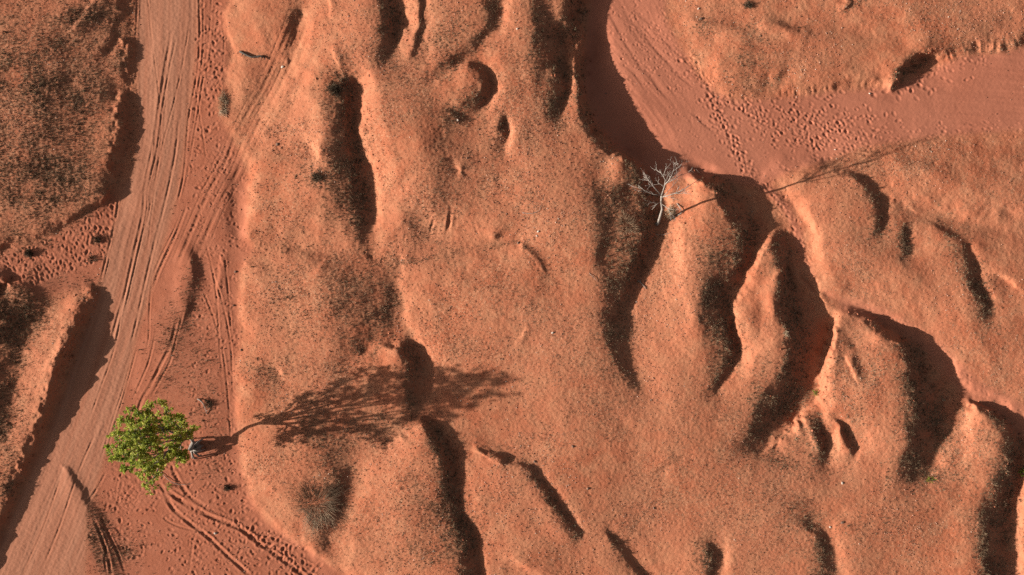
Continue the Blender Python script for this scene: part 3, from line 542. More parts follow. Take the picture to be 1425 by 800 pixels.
prints(140, 385, 765, 70, 14, 35, (.03, .055), (2.0, 3.2), m_flat)
prints(60, 184, 100, 5, 120, 0, (.012, .03), (1.4, 2.2), None, 90, True)
prints(260, 590, 440, 12, 110, -22, (.008, .02), (1.3, 2.0), None, 70, True)
prints(140, 440, 350, 110, 8, 5, (.008, .02), (1.3, 2.0), None, None, True)
prints(400, 870, 690, 200, 90, 0, (.006, .016), (1.2, 2.2), None)
# dried mud / tread pattern patches
def treadpatch(cx, cy, rx, ry, ang, cell, amp):
    jj, ii = win(cx-rx*1.5, cy-ry*1.5, cx+rx*1.5, cy+ry*1.5)
    x = PX[jj, ii]-cx; y = PY[jj, ii]-cy
    m = np.clip(1.25-np.hypot(x/rx, y/ry)*1.1, 0, 1)
    m = m*m*(3-2*m)*np.clip(.75+.8*noise(x, y, 22, 163), 0, 1)
    c, s = math.cos(math.radians(ang)), math.sin(math.radians(ang))
    u = (x*c+y*s)/cell+.4*noise(x, y, 9, 161); v = (-x*s+y*c)/cell+.4*noise(x, y, 9, 162)
    v = v+.5*(np.floor(u) % 2)
    e = np.minimum(np.minimum(u % 1, 1-u % 1), np.minimum(v % 1, 1-v % 1))
    Z[jj, ii] -= amp*m*np.clip(1-e/.22, 0, 1)
treadpatch(312, 226, 32, 30, 30, 6.5, .022); treadpatch(188, 692, 44, 28, 32, 7, .02); treadpatch(290, 262, 26, 30, 35, 6, .016)

# ---- everything to world space (coordinates are image pixels of the drone view, so undo its perspective)
def world_xyz(x, y, z):
    k = (CAM_H-z)/CAM_H/PXM
    return (x-CX)*k, -(y-CY)*k, z
Z = Z.astype(np.float64)
WXa, WYa, WZa = world_xyz(PX, PY, Z)
def ground_z(x, y):
    """height of the ground as seen at (x, y)"""
    x = np.clip(np.asarray(x, float), -38, 1462); y = np.clip(np.asarray(y, float), -38, 838)
    return bil(Z[IY0:IY0+NCY, IX0:IX0+NCX], (x+40)/_CELL, (y+40)/_CELL)
def spot(x, y, dz=0.0):
    z = float(ground_z(x, y)); w = world_xyz(x, y, z); return Vector((w[0], w[1], z+dz))
def at(x, y, z):
    """point of height z that the drone sees at (x, y)"""
    return Vector(world_xyz(x, y, z))
# ---------------------------------------------------------------- MATERIALS
class NT:
    def __init__(s, name):
        s.m = bpy.data.materials.new(name); s.m.use_nodes = True; s.t = s.m.node_tree; s.b = s.t.nodes['Principled BSDF']
        s.b.inputs['Roughness'].default_value = .95; s.b.inputs['Specular IOR Level'].default_value = .12
    def n(s, kind, **kw):
        x = s.t.nodes.new(kind)
        for k, v in kw.items():
            if hasattr(x, k): setattr(x, k, v)
            else: x.inputs[k.replace('_', ' ')].default_value = v
        return x
    def l(s, a, b): s.t.links.new(a, b)
    def noise(s, vec, scale, detail=2, rough=.5, dist=0.0):
        x = s.n('ShaderNodeTexNoise'); x.inputs['Scale'].default_value = scale; x.inputs['Detail'].default_value = detail
        x.inputs['Roughness'].default_value = rough; x.inputs['Distortion'].default_value = dist; s.l(vec, x.inputs['Vector']); return x.outputs['Fac']
    def ramp(s, fac, lo, hi, a=0.0, b=1.0):
        x = s.n('ShaderNodeMapRange'); x.inputs['From Min'].default_value = lo; x.inputs['From Max'].default_value = hi
        x.inputs['To Min'].default_value = a; x.inputs['To Max'].default_value = b; s.l(fac, x.inputs['Value']); return x.outputs['Result']
    def math(s, op, a, b):
        x = s.n('ShaderNodeMath'); x.operation = op
        for i, v in enumerate((a, b)):
            if isinstance(v, (int, float)): x.inputs[i].default_value = v
            else: s.l(v, x.inputs[i])
        return x.outputs[0]
    def mix(s, fac, a, b, mode='MIX'):
        x = s.n('ShaderNodeMix'); x.data_type = 'RGBA'; x.blend_type = mode
        if isinstance(fac, (int, float)): x.inputs[0].default_value = fac
        else: s.l(fac, x.inputs[0])
        for i, v in ((6, a), (7, b)):
            if isinstance(v, tuple): x.inputs[i].default_value = (*v, 1)
            else: s.l(v, x.inputs[i])
        return x.outputs[2]
def earth_material():
    s = NT('red_earth'); g = s.n('ShaderNodeNewGeometry').outputs['Position']
    a1 = s.n('ShaderNodeAttribute', attribute_name='cover'); a2 = s.n('ShaderNodeAttribute', attribute_name='wear')
    x1 = s.n('ShaderNodeSeparateColor'); s.l(a1.outputs['Color'], x1.inputs[0]); dark, straw, road = x1.outputs
    x2 = s.n('ShaderNodeSeparateColor'); s.l(a2.outputs['Color'], x2.inputs[0]); bed, flat, track = x2.outputs
    streak = a1.outputs['Alpha']
    n_big = s.noise(g, .22, 3, .55); n_mid = s.noise(g, 1.3, 4, .6); n_sm = s.noise(g, 9, 3, .6); n_fi = s.noise(g, 13, 3, .7); n_vf = s.noise(g, 19, 2, .7)
    hill = s.mix(s.ramp(n_big, .38, .62), (0.310, 0.101, 0.052), (0.340, 0.124, 0.067))
    hill = s.mix(s.ramp(n_mid, .40, .68), hill, (0.343, 0.142, 0.077))
    hill = s.mix(s.math('MULTIPLY', s.ramp(n_sm, .50, .72), .22), hill, (0.218, 0.053, 0.023))
    soft = s.mix(s.ramp(n_mid, .35, .65), (0.285, 0.094, 0.052), (0.320, 0.113, 0.065))
    bedc = s.mix(s.ramp(n_big, .4, .6), (0.305, 0.107, 0.064), (0.335, 0.122, 0.074))
    roadc = s.mix(s.ramp(streak, -1.2, 1.2), (0.275, 0.108, 0.063), (0.325, 0.142, 0.086))
    c = s.mix(flat, hill, soft); c = s.mix(bed, c, bedc); c = s.mix(road, c, roadc)
    c = s.mix(s.math('MULTIPLY', track, .35), c, (0.310, 0.117, 0.062))
    # thin dead-grass litter: pale and dark flecks
    fl = s.ramp(n_fi, .54, .66); c = s.mix(s.math('MULTIPLY', s.math('MULTIPLY', fl, straw), .8), c, (0.440, 0.255, 0.155))
    fd = s.ramp(n_vf, .56, .68); c = s.mix(s.math('MULTIPLY', s.math('MULTIPLY', fd, straw), .5), c, (0.160, 0.064, 0.036))
    v = s.n('ShaderNodeTexVoronoi'); v.inputs['Scale'].default_value = 13; s.l(g, v.inputs['Vector'])
    hs = s.math('SUBTRACT', 1.0, s.math('MAXIMUM', s.math('MAXIMUM', bed, road), s.math('MULTIPLY', flat, .7)))
    speck = s.math('MULTIPLY', s.ramp(v.outputs['Distance'], .16, .08), s.math('MULTIPLY', s.ramp(s.noise(g, 3, 1), .5, .62), hs))
    c = s.mix(s.math('MULTIPLY', speck, .3), c, (0.106, 0.048, 0.030))
    # thatch of old grass under the scrub
    c = s.mix(s.math('MULTIPLY', s.ramp(n_fi, .38, .60), s.math('MULTIPLY', dark, .7)), c, (.140, .083, .050))
    c = s.mix(s.math('MULTIPLY', s.ramp(n_sm, .45, .65), s.math('MULTIPLY', dark, .5)), c, (.135, .080, .048))
    s.l(c, s.b.inputs['Base Color'])
    bm1 = s.n('ShaderNodeBump'); bm1.inputs['Distance'].default_value = .022
    s.l(s.noise(g, 20, 3, .75), bm1.inputs['Height'])
    s.l(s.math('ADD', s.math('MULTIPLY', hs, .55), .22), bm1.inputs['Strength'])
    s.l(bm1.outputs['Normal'], s.b.inputs['Normal'])
    s.b.inputs['Roughness'].default_value = 1.0; s.b.inputs['Specular IOR Level'].default_value = .05
    return s.m
EARTH = earth_material()
def plain(name, a, b, scale=8, rough=.9, bump=.0):
    s = NT(name); tc = s.n('ShaderNodeNewGeometry').outputs['Position']
    n = s.noise(tc, scale, 3, .6); s.l(s.mix(s.ramp(n, .35, .65), a, b), s.b.inputs['Base Color']); s.b.inputs['Roughness'].default_value = rough
    if bump:
        q = s.n('ShaderNodeBump'); q.inputs['Distance'].default_value = bump; q.inputs['Strength'].default_value = .8; s.l(n, q.inputs['Height']); s.l(q.outputs['Normal'], s.b.inputs['Normal'])
    return s.m
def tinted(name, stops, instancer=True, rough=.85, trans=0.0):
    s = NT(name); a = s.n('ShaderNodeAttribute', attribute_name='tint'); a.attribute_type = 'INSTANCER' if instancer else 'GEOMETRY'
    r = s.n('ShaderNodeValToRGB'); s.l(a.outputs['Fac'], r.inputs[0]); e = r.color_ramp.elements
    while len(e) < len(stops): e.new(.5)
    for k, (p, c) in enumerate(stops): e[k].position = p; e[k].color = (*c, 1)
    s.l(r.outputs[0], s.b.inputs['Base Color']); s.b.inputs['Roughness'].default_value = rough
    if trans:
        t = s.n('ShaderNodeBsdfTranslucent'); s.l(r.outputs[0], t.inputs['Color']); mx = s.n('ShaderNodeMixShader'); mx.inputs[0].default_value = trans
        s.l(s.b.outputs[0], mx.inputs[1]); s.l(t.outputs[0], mx.inputs[2]); s.l(mx.outputs[0], s.t.nodes['Material Output'].inputs[0])
    return s.m
M_STRAW = tinted('dead_straw', [(0, (.07, .03, .02)), (.3, (.17, .075, .045)), (.6, (.32, .16, .095)), (1, (.50, .33, .22))], trans=.25)
M_SCRUB = tinted('dry_scrub', [(0, (.050, .032, .020)), (.3, (.13, .082, .050)), (.65, (.25, .17, .105)), (1, (.40, .30, .19))], trans=.2)
M_GREY = tinted('grey_shrub', [(0, (.10, .058, .036)), (.5, (.21, .14, .09)), (1, (.32, .24, .165))], False)
M_LEAF = tinted('leaf', [(0, (.055, .090, .014)), (.4, (.19, .25, .032)), (.75, (.36, .39, .058)), (1, (.50, .47, .12))], False, .5, .55)
M_STONE = tinted('stone', [(0, (.07, .032, .022)), (.45, (.23, .095, .058)), (.8, (.32, .18, .125)), (1, (.46, .37, .30))])
M_CLOD = tinted('soil_clod', [(0, (.20, .062, .032)), (.5, (.31, .105, .056)), (1, (.36, .14, .08))])
M_BARK = plain('pale_bark', (.13, .105, .09), (.24, .20, .17), 22, .85, .01)
M_DEAD = plain('bleached_wood', (.17, .145, .125), (.29, .25, .215), 16, .8, .004)
M_LOG = plain('charred_wood', (.04, .03, .026), (.10, .08, .065), 20, .9, .01)
M_WHITE = plain('quartz', (.36, .27, .21), (.52, .44, .37), 20, .6, .006)
M_ROCK = plain('ironstone', (.10, .06, .045), (.22, .13, .09), 18, .9, .01)

# ---------------------------------------------------------------- SETTING MESHES
cover = np.zeros(PX.shape+(4,), np.float32); wear = np.zeros(PX.shape+(4,), np.float32)
cover[..., 0] = np.clip(DK, 0, 1)*inx; cover[..., 1] = np.clip(STW+.25*(1-inx), 0, 1); cover[..., 2] = samp(np.clip(m_road, 0, 1))*inx; cover[..., 3] = ROADST
wear[..., 0] = samp(np.clip(m_bed+.7*m_wash, 0, 1))*inx; wear[..., 1] = samp(m_flat)*inx; wear[..., 2] = np.clip(TRACKCOL, 0, 1); wear[..., 3] = 1
fx = (PX[:-1, :-1]+PX[1:, 1:])/2; fy = (PY[:-1, :-1]+PY[1:, 1:])/2
CLS = np.zeros(fx.shape, np.int8)
infr = (fx > X0+5) & (fx < X1-5) & (fy > Y0+5) & (fy < Y1-5)
for k, m in ((5, m_bank), (4, m_flat), (3, m_wash), (2, m_bed), (1, m_road)):
    CLS[(samp(m, fx, fy) > .5) & infr] = k
P3 = np.stack([WXa, WYa, WZa], -1).astype(np.float32)
du = np.gradient(P3, axis=1); dv = np.gradient(P3, axis=0)
NRM = np.cross(dv, du); NRM /= np.linalg.norm(NRM, axis=-1, keepdims=True)+1e-12
idx = np.arange(PX.size).reshape(PX.shape)
Q = np.stack([idx[1:, :-1], idx[1:, 1:], idx[:-1, 1:], idx[:-1, :-1]], -1)
def grid_object(name, k, label, cat):
    q = Q[CLS == k]; used, inv = np.unique(q, return_inverse=True); inv = inv.reshape(-1).astype(np.int32)
    me = bpy.data.meshes.new(name); nf = len(q)
    me.vertices.add(len(used)); me.vertices.foreach_set('co', P3.reshape(-1, 3)[used].ravel())
    me.loops.add(nf*4); me.loops.foreach_set('vertex_index', inv)
    me.polygons.add(nf); me.polygons.foreach_set('loop_start', np.arange(0, nf*4, 4, dtype=np.int32))
    me.polygons.foreach_set('use_smooth', np.ones(nf, bool))
    for nm, arr in (('cover', cover), ('wear', wear)):
        a = me.attributes.new(nm, 'FLOAT_COLOR', 'POINT'); a.data.foreach_set('color', arr.reshape(-1, 4)[used].ravel())
    me.update(calc_edges=True); me.validate()
    me.normals_split_custom_set_from_vertices(NRM.reshape(-1, 3)[used].astype(np.float64))
    me.materials.append(EARTH)
    o = bpy.data.objects.new(name, me); COL.objects.link(o)
    o['kind'] = 'structure'; o['label'] = label; o['category'] = cat
    return o
grid_object('hillside', 0, 'eroded red earth mounds and gullies with thin dead straw', 'hillside')
grid_object('dirt_road', 1, 'packed orange dirt road with wheel ruts running down the left', 'road')
grid_object('riverbed', 2, 'smooth red sandy riverbed covered in hoof prints at upper right', 'riverbed')
grid_object('dry_channel', 3, 'narrow smooth sand channel curving down between mounds at right', 'channel')
grid_object('ground', 4, 'flat trampled red ground beside the dirt road', 'ground')
grid_object('bank', 5, 'high brown grassy bank at upper left of the road', 'bank')
print('terrain', round(time.time()-T_START, 1))

# ---------------------------------------------------------------- SCATTERED STUFF (grass, pebbles)
def scatter(name, density, tries, proto, mat, size, label, cat, tint=(0, 1), sink=.0, tilt=.3, normal=.0):
    x = RS.uniform(-30, 1455, tries); y = RS.uniform(-30, 830, tries)
    d = samp(density, x, y); keep = RS.rand(tries) < d; x = x[keep]; y = y[keep]; n = len(x)
    z = ground_z(x, y); wx_, wy_, wz_ = world_xyz(x, y, z-sink)
    me = bpy.data.meshes.new(name); me.vertices.add(n); me.vertices.foreach_set('co', np.stack([wx_, wy_, wz_], -1).astype(np.float32).ravel())
    a = me.attributes.new('rot', 'FLOAT_VECTOR', 'POINT'); r = np.stack([RS.uniform(-tilt, tilt, n), RS.uniform(-tilt, tilt, n), RS.uniform(0, 6.28, n)], -1).astype(np.float32); a.data.foreach_set('vector', r.ravel())
    sc = size[0]+(size[1]-size[0])*RS.rand(n)**2.2
    a = me.attributes.new('size', 'FLOAT', 'POINT'); a.data.foreach_set('value', sc.astype(np.float32))
    clump = .5+.5*fbm(x, y, 30, 171, 2)
    tv = tint[0]+(tint[1]-tint[0])*np.clip(.25*clump+.75*RS.rand(n), 0, 1)
    a = me.attributes.new('tint', 'FLOAT', 'POINT'); a.data.foreach_set('value', tv.astype(np.float32))
    o = bpy.data.objects.new(name, me); COL.objects.link(o); o['kind'] = 'stuff'; o['label'] = label; o['category'] = cat
    g = bpy.data.node_groups.new(name, 'GeometryNodeTree')
    g.interface.new_socket('Geometry', in_out='INPUT', socket_type='NodeSocketGeometry'); g.interface.new_socket('Geometry', in_out='OUTPUT', socket_type='NodeSocketGeometry')
    gi = g.nodes.new('NodeGroupInput'); go = g.nodes.new('NodeGroupOutput'); ip = g.nodes.new('GeometryNodeInstanceOnPoints')
    def attr(nm, ty):
        q = g.nodes.new('GeometryNodeInputNamedAttribute'); q.data_type = ty; q.inputs['Name'].default_value = nm; return q.outputs['Attribute']
    g.links.new(gi.outputs[0], ip.inputs['Points']); g.links.new(proto(g, mat), ip.inputs['Instance'])
    er = g.nodes.new('FunctionNodeEulerToRotation'); g.links.new(attr('rot', 'FLOAT_VECTOR'), er.inputs[0]); g.links.new(er.outputs[0], ip.inputs['Rotation'])
    g.links.new(attr('size', 'FLOAT'), ip.inputs['Scale']); g.links.new(ip.outputs[0], go.inputs[0])
    mod = o.modifiers.new('scatter', 'NODES'); mod.node_group = g
    print(name, n); return o
def tuft(blades, lean, w):
    """a tuft of narrow blades, one unit long, fanning outward"""
    def f(g, mat):
        jn = g.nodes.new('GeometryNodeJoinGeometry')
        rr = random.Random(blades*7+int(lean*10))
        for k in range(blades):
            cn = g.nodes.new('GeometryNodeMeshCone'); cn.fill_type = 'NONE'; cn.inputs['Vertices'].default_value = 3
            cn.inputs['Radius Top'].default_value = 0.0; cn.inputs['Radius Bottom'].default_value = w; cn.inputs['Depth'].default_value = rr.uniform(.6, 1.15)
            tf = g.nodes.new('GeometryNodeTransform'); le = lean*rr.uniform(.6, 1.25)
            tf.inputs['Rotation'].default_value = (le, 0, k*6.283/blades+rr.uniform(-.4, .4))
            tf.inputs['Translation'].default_value = (rr.uniform(-.12, .12), rr.uniform(-.12, .12), 0)
            g.links.new(cn.outputs['Mesh'], tf.inputs['Geometry']); g.links.new(tf.outputs[0], jn.inputs[0])
        sm = g.nodes.new('GeometryNodeSetMaterial'); sm.inputs['Material'].default_value = mat; g.links.new(jn.outputs[0], sm.inputs[0]); return sm.outputs[0]
    return f
def pebble(g, mat):
    ic = g.nodes.new('GeometryNodeMeshIcoSphere'); ic.inputs['Radius'].default_value = 1; ic.inputs['Subdivisions'].default_value = 1
    sp = g.nodes.new('GeometryNodeSetPosition'); nz = g.nodes.new('ShaderNodeTexNoise'); nz.inputs['Scale'].default_value = 1.3
    vm = g.nodes.new('ShaderNodeVectorMath'); vm.operation = 'SUBTRACT'; vm.inputs[1].default_value = (.5, .5, .5); g.links.new(nz.outputs['Color'], vm.inputs[0])
    g.links.new(ic.outputs[0], sp.inputs[0]); g.links.new(vm.outputs[0], sp.inputs['Offset'])
    tf = g.nodes.new('GeometryNodeTransform'); tf.inputs['Scale'].default_value = (1.15, .85, .65); g.links.new(sp.outputs[0], tf.inputs[0])
    sm = g.nodes.new('GeometryNodeSetMaterial'); sm.inputs['Material'].default_value = mat; g.links.new(tf.outputs[0], sm.inputs[0]); return sm.outputs[0]
d_hill = np.clip(m_straw*1.0*np.clip(.75+.9*fbm(MX, MY, 16, 231, 2), .1, 1.4), 0, 1)
scatter('dead_straw_grass', d_hill, 330000, tuft(5, 1.15, .085), M_STRAW, (.022, .08), 'thin pale dead straw scattered over the red mounds', 'straw', (.22, 1), .0)
scatter('scrub_grass', np.clip(m_dark, 0, 1), 620000, tuft(7, .85, .06), M_SCRUB, (.028, .10), 'dark brown dry scrub grass growing on shaded slopes and banks', 'grass', (0, 1))
scatter('scrub_tussocks', np.clip(m_east*.75*(1-m_smooth)*(MX > 330)+m_dark*.45, 0, 1)*np.clip(.6+_w2, .1, 1), 42000, tuft(9, .75, .05), M_SCRUB, (.07, .19), 'taller dry scrub tussocks along shaded gully rims', 'tussocks', (0, .9))
scatter('soil_clods', np.clip(blur(m_steep, 2.2)*1.1, 0, 1)*(1-m_bed*.6), 42000, pebble, M_CLOD, (.014, .065), 'crumbled red soil clods along the steep gully banks', 'soil clods', (0, 1), .0, 3.0)
m_pb = np.clip((.30+.8*fbm(MX, MY, 90, 181, 2)), .06, 1)*(1-np.clip(m_road+m_bed*.94+m_wash*.9+m_flat*.75, 0, 1))
scatter('pebbles', m_pb, 90000, pebble, M_STONE, (.008, .036), 'small red and brown pebbles strewn over the earth', 'pebbles', (0, 1), .0, 3.0)

# ---------------------------------------------------------------- BUILDERS FOR THINGS
def mesh_obj(name, verts, faces, mat, parent=None, tints=None, smooth=True):
    me = bpy.data.meshes.new(name); me.from_pydata([tuple(v) for v in verts], [], faces)
    if smooth: me.polygons.foreach_set('use_smooth', [True]*len(me.polygons))
    if tints is not None:
        a = me.attributes.new('tint', 'FLOAT', 'POINT'); a.data.foreach_set('value', tints)
    me.materials.append(mat); o = bpy.data.objects.new(name, me); COL.objects.link(o)
    if parent is not None: o.parent = parent; o.matrix_parent_inverse = Matrix.Translation(parent.location).inverted()
    return o
def thing(name, label, cat, loc, group=None):
    o = bpy.data.objects.new(name, None); o.empty_display_size = .2; COL.objects.link(o); o.location = loc; tagit(o, label, cat, group); return o
def tagit(o, label, cat, group=None, kind=None):
    o['label'] = label; o['category'] = cat
    if group: o['group'] = group
    if kind: o['kind'] = kind
    return o
class Geo:
    def __init__(s): s.v = []; s.f = []; s.t = []
    def tube(s, pts, rad, n=6, tint=.5, knob=0.0, cap=True):
        pts = [Vector(p) for p in pts]; base = len(s.v); m = len(pts); ref = Vector((.3, .2, .93)).normalized()
        for i, p in enumerate(pts):
            d = (pts[min(i+1, m-1)]-pts[max(i-1, 0)])
            d = d.normalized() if d.length > 1e-9 else Vector((0, 0, 1))
            u = d.cross(ref); u = u.normalized() if u.length > 1e-3 else Vector((1, 0, 0)); w = d.cross(u)
            for k in range(n):
                a = 6.2832*k/n; r = rad[i]*(1+knob*random.uniform(-1, 1)); s.v.append(p+(u*math.cos(a)+w*math.sin(a))*r); s.t.append(tint)
        for i in range(m-1):
            for k in range(n): s.f.append((base+i*n+k, base+i*n+(k+1) % n, base+(i+1)*n+(k+1) % n, base+(i+1)*n+k))
        if cap: s.f.append(tuple(base+(m-1)*n+k for k in range(n))); s.f.append(tuple(base+k for k in range(n))[::-1])
    def leaf(s, p, d, up, L, W, tint, fold=.25):
        d = d.normalized(); side = d.cross(up); side = side.normalized() if side.length > 1e-3 else Vector((1, 0, 0)); nn = side.cross(d)
        b = len(s.v); mid = p+d*L*.5+nn*L*.06; tip = p+d*L-nn*L*.14
        s.v += [p, mid+side*W*.5+nn*W*fold, tip, mid-side*W*.5+nn*W*fold, mid]; s.t += [tint*.85, tint, min(1, tint*1.1), tint, tint*.9]
        s.f += [(b, b+1, b+4), (b+1, b+2, b+4), (b+2, b+3, b+4), (b+3, b, b+4)]
    def obj(s, name, mat, parent=None, smooth=True): return mesh_obj(name, s.v, s.f, mat, parent, s.t, smooth)
def bend(a, b, n=6, wob=.06, sag=0.0):
    """a crooked line from a to b"""
    a, b = Vector(a), Vector(b); L = (b-a).length; o = []; off = Vector((0, 0, 0))
    for i in range(n+1):
        t = i/n; off = off*.75+Vector([random.uniform(-1, 1) for _ in range(3)])*wob*L*(.5 if 0 < i < n else 0)
        o.append(a.lerp(b, t)+off*math.sin(math.pi*t)+Vector((0, 0, sag*math.sin(math.pi*t)*L)))
    return o

# ---------------------------------------------------------------- THE GREEN TREE
random.seed(21)
b0 = spot(272, 622); tree = thing('green_tree', 'small bright green leafy tree with pale swollen foot beside the dirt road', 'tree', b0)
fork = at(263, 606, 1.15)
g = Geo()
trunk_line = [b0+Vector((0, 0, -.08)), b0+Vector((.0, 0, .10)), b0+Vector((.02, .0, .30)), b0+Vector((.0, .03, .52)), b0.lerp(fork, .5)+Vector((.05, -.03, 0)), b0.lerp(fork, .78)+Vector((-.03, .04, 0)), fork]
g.tube(trunk_line, [.30, .27, .19, .11, .075, .065, .062], 14, .5, .10); g.obj('trunk', M_BARK, tree)
for k in range(9):       # flaring root arms, some looping clear of the foot
    a = random.uniform(-1.6, 1.9) if k < 7 else random.uniform(0, 6.28); r = random.uniform(.38, .62)
    e = b0+Vector((math.cos(a)*r, math.sin(a)*r, -.03)); s0 = b0+Vector((math.cos(a)*.12, math.sin(a)*.12, random.uniform(.3, .5)))
    mid = s0.lerp(e, .5)+Vector((math.cos(a)*.12, math.sin(a)*.12, random.uniform(.05, .2)))
    g = Geo(); g.tube([s0, s0.lerp(mid, .5)+Vector((0, 0, .06)), mid, mid.lerp(e, .5), e], [.05, .042, .036, .03, .02], 6, .5, .15); g.obj('root', M_BARK, tree)
tips = [(152,624,4.3),(159,603,4.4),(170,584,4.0),(188,568,3.7),(206,566,3.4),(226,561,2.9),(204,588,4.2),(180,603,4.9),(236,584,2.6),(256,582,1.9),(243,610,2.3),(256,641,1.6),(246,632,2.0),(228,622,2.9),
        (222,600,3.2),(197,660,4.3),(186,640,5.0),(172,624,5.1),(206,677,3.4),(205,622,4.4),(214,650,3.0),(163,637,4.6),(268,598,1.25),(176,652,4.7),(230,642,2.4),(190,614,5.1)]
lf = Geo(); limb_pts = []
sideways = lambda v, s: v+Vector([random.uniform(-s, s) for _ in range(3)])
def cluster(p, out, n, tb):
    for _ in range(n):
        d = Vector((random.gauss(0, 1), random.gauss(0, 1), random.gauss(.25, .6))).normalized()+out*.5
        L = random.uniform(.09, .175)
        lf.leaf(p+Vector([random.uniform(-.035, .035) for _ in range(3)]), d, Vector((random.uniform(-.4, .4), random.uniform(-.4, .4), 1)), L, L*random.uniform(.38, .55), min(1, max(0, tb+random.gauss(0, .2))))
mains = [(1, 2, 0, 21, 17), (3, 4, 6, 7, 25), (5, 8, 9, 14, 22), (10, 11, 12, 24, 13), (15, 16, 18, 20, 23), (19,)]
for grp in mains:
    c = sum((at(*tips[i]) for i in grp), Vector((0, 0, 0)))/len(grp); hub = fork.lerp(c, .45)+Vector((0, 0, .12))
    g = Geo(); g.tube(bend(fork, hub, 5, .05), [.058, .054, .05, .046, .042, .038], 6, .5, .08)
    for i in grp:
        e = at(*tips[i]); ln = bend(hub, e, 6, .07, .04); g.tube(ln, [.034, .030, .026, .022, .017, .012, .007], 5, .5, .08)
        for t in range(25 if e.z > 3.7 else 16):
            q = 3+int(random.uniform(0, 3.99)); st = ln[min(q, 6)]
            dr = Vector((random.gauss(0, 1), random.gauss(0, 1), random.gauss(.15, .7))).normalized(); ln2 = random.uniform(.10, .36)
            en = st+dr*ln2; g.tube([st, st.lerp(en, .5)+Vector((0, 0, .02)), en], [.010, .007, .004], 4, .5)
            cluster(en, dr, random.randint(9, 15), random.uniform(.42, .92))
            if random.random() < .5: cluster(st.lerp(en, .55), dr, 5, random.uniform(.3, .6))
        cluster(e, (e-hub).normalized(), 22, .75)
    g.obj('branch', M_BARK, tree)
o = lf.obj('foliage', M_LEAF, tree, smooth=False); o['kind'] = 'stuff'

# ---------------------------------------------------------------- THE BLEACHED DEAD TREE
random.seed(5)
b1 = spot(914, 312); dead = thing('dead_tree', 'bare bleached dead tree rising from the shaded gully', 'dead tree', b1)
f1 = at(920.5, 272, 2.6); m1 = at(921.5, 290, 1.3)
g = Geo(); g.tube([b1+Vector((0, 0, -.1)), b1+Vector((.02, .03, .25)), b1.lerp(m1, .6)+Vector((.03, 0, 0)), m1, m1.lerp(f1, .5)+Vector((-.03, 0, 0)), f1], [.10, .07, .055, .048, .042, .038], 8, .5, .08)
g.obj('trunk', M_DEAD, dead)
def grow(g, p, d, L, r, depth):
    d = d.normalized(); e = p+d*L; ln = bend(p, e, 4, .09, .03); g.tube(ln, [r, r*.9, r*.8, r*.7, r*.6], 4, .5, .06)
    if depth == 0: return
    for k in range(3 if depth > 1 else 2):
        nd = (d+Vector([random.gauss(0, .55) for _ in range(3)])).normalized(); st = ln[random.choice((2, 3, 4))]
        grow(g, st, nd, L*random.uniform(.5, .8), r*.58, depth-1)
def pxl(*a): return [at(*q) for q in a]
for ln, r, sub in ((pxl((920.5,272,2.6),(909,259,2.9),(901,248,3.1),(896,240,3.3)), .026, 5), (pxl((920,272,2.6),(908,270,2.7),(897,265,2.8),(888,258,2.8)), .018, 4),
               (pxl((920.5,272,2.6),(924.5,260,3.0),(926,250,3.3),(919,239,3.6)), .030, 6), (pxl((925,257,3.1),(930,252,3.4),(935,243,3.6),(939,232,3.8)), .024, 6),
               (pxl((926,256,3.1),(935,251,3.3),(943,246,3.4),(950,242,3.4)), .018, 5), (pxl((921,274,2.5),(930,272,2.7),(947,266,2.9),(974,249,3.1)), .023, 7),
               (pxl((921,280,2.1),(914,284,2.2),(907,292,2.1)), .013, 3), (pxl((921,284,1.8),(930,290,1.9),(934,299,1.8)), .014, 5), (pxl((921,276,2.4),(933,262,2.5),(941,254,2.5)), .016, 5)):
    g = Geo(); n = len(ln); g.tube(ln, [r*(1-.55*i/(n-1)) for i in range(n)], 6, .5, .06)
    for k in range(max(2, sub-1)):
        i = random.randint(1, n-1); d = (ln[i]-ln[i-1]).normalized()+Vector([random.gauss(0, .6) for _ in range(3)])
        grow(g, ln[i-1].lerp(ln[i], random.uniform(.3, 1)), d, random.uniform(.24, .46), r*.5, 2)
    g.obj('branch', M_DEAD, dead)

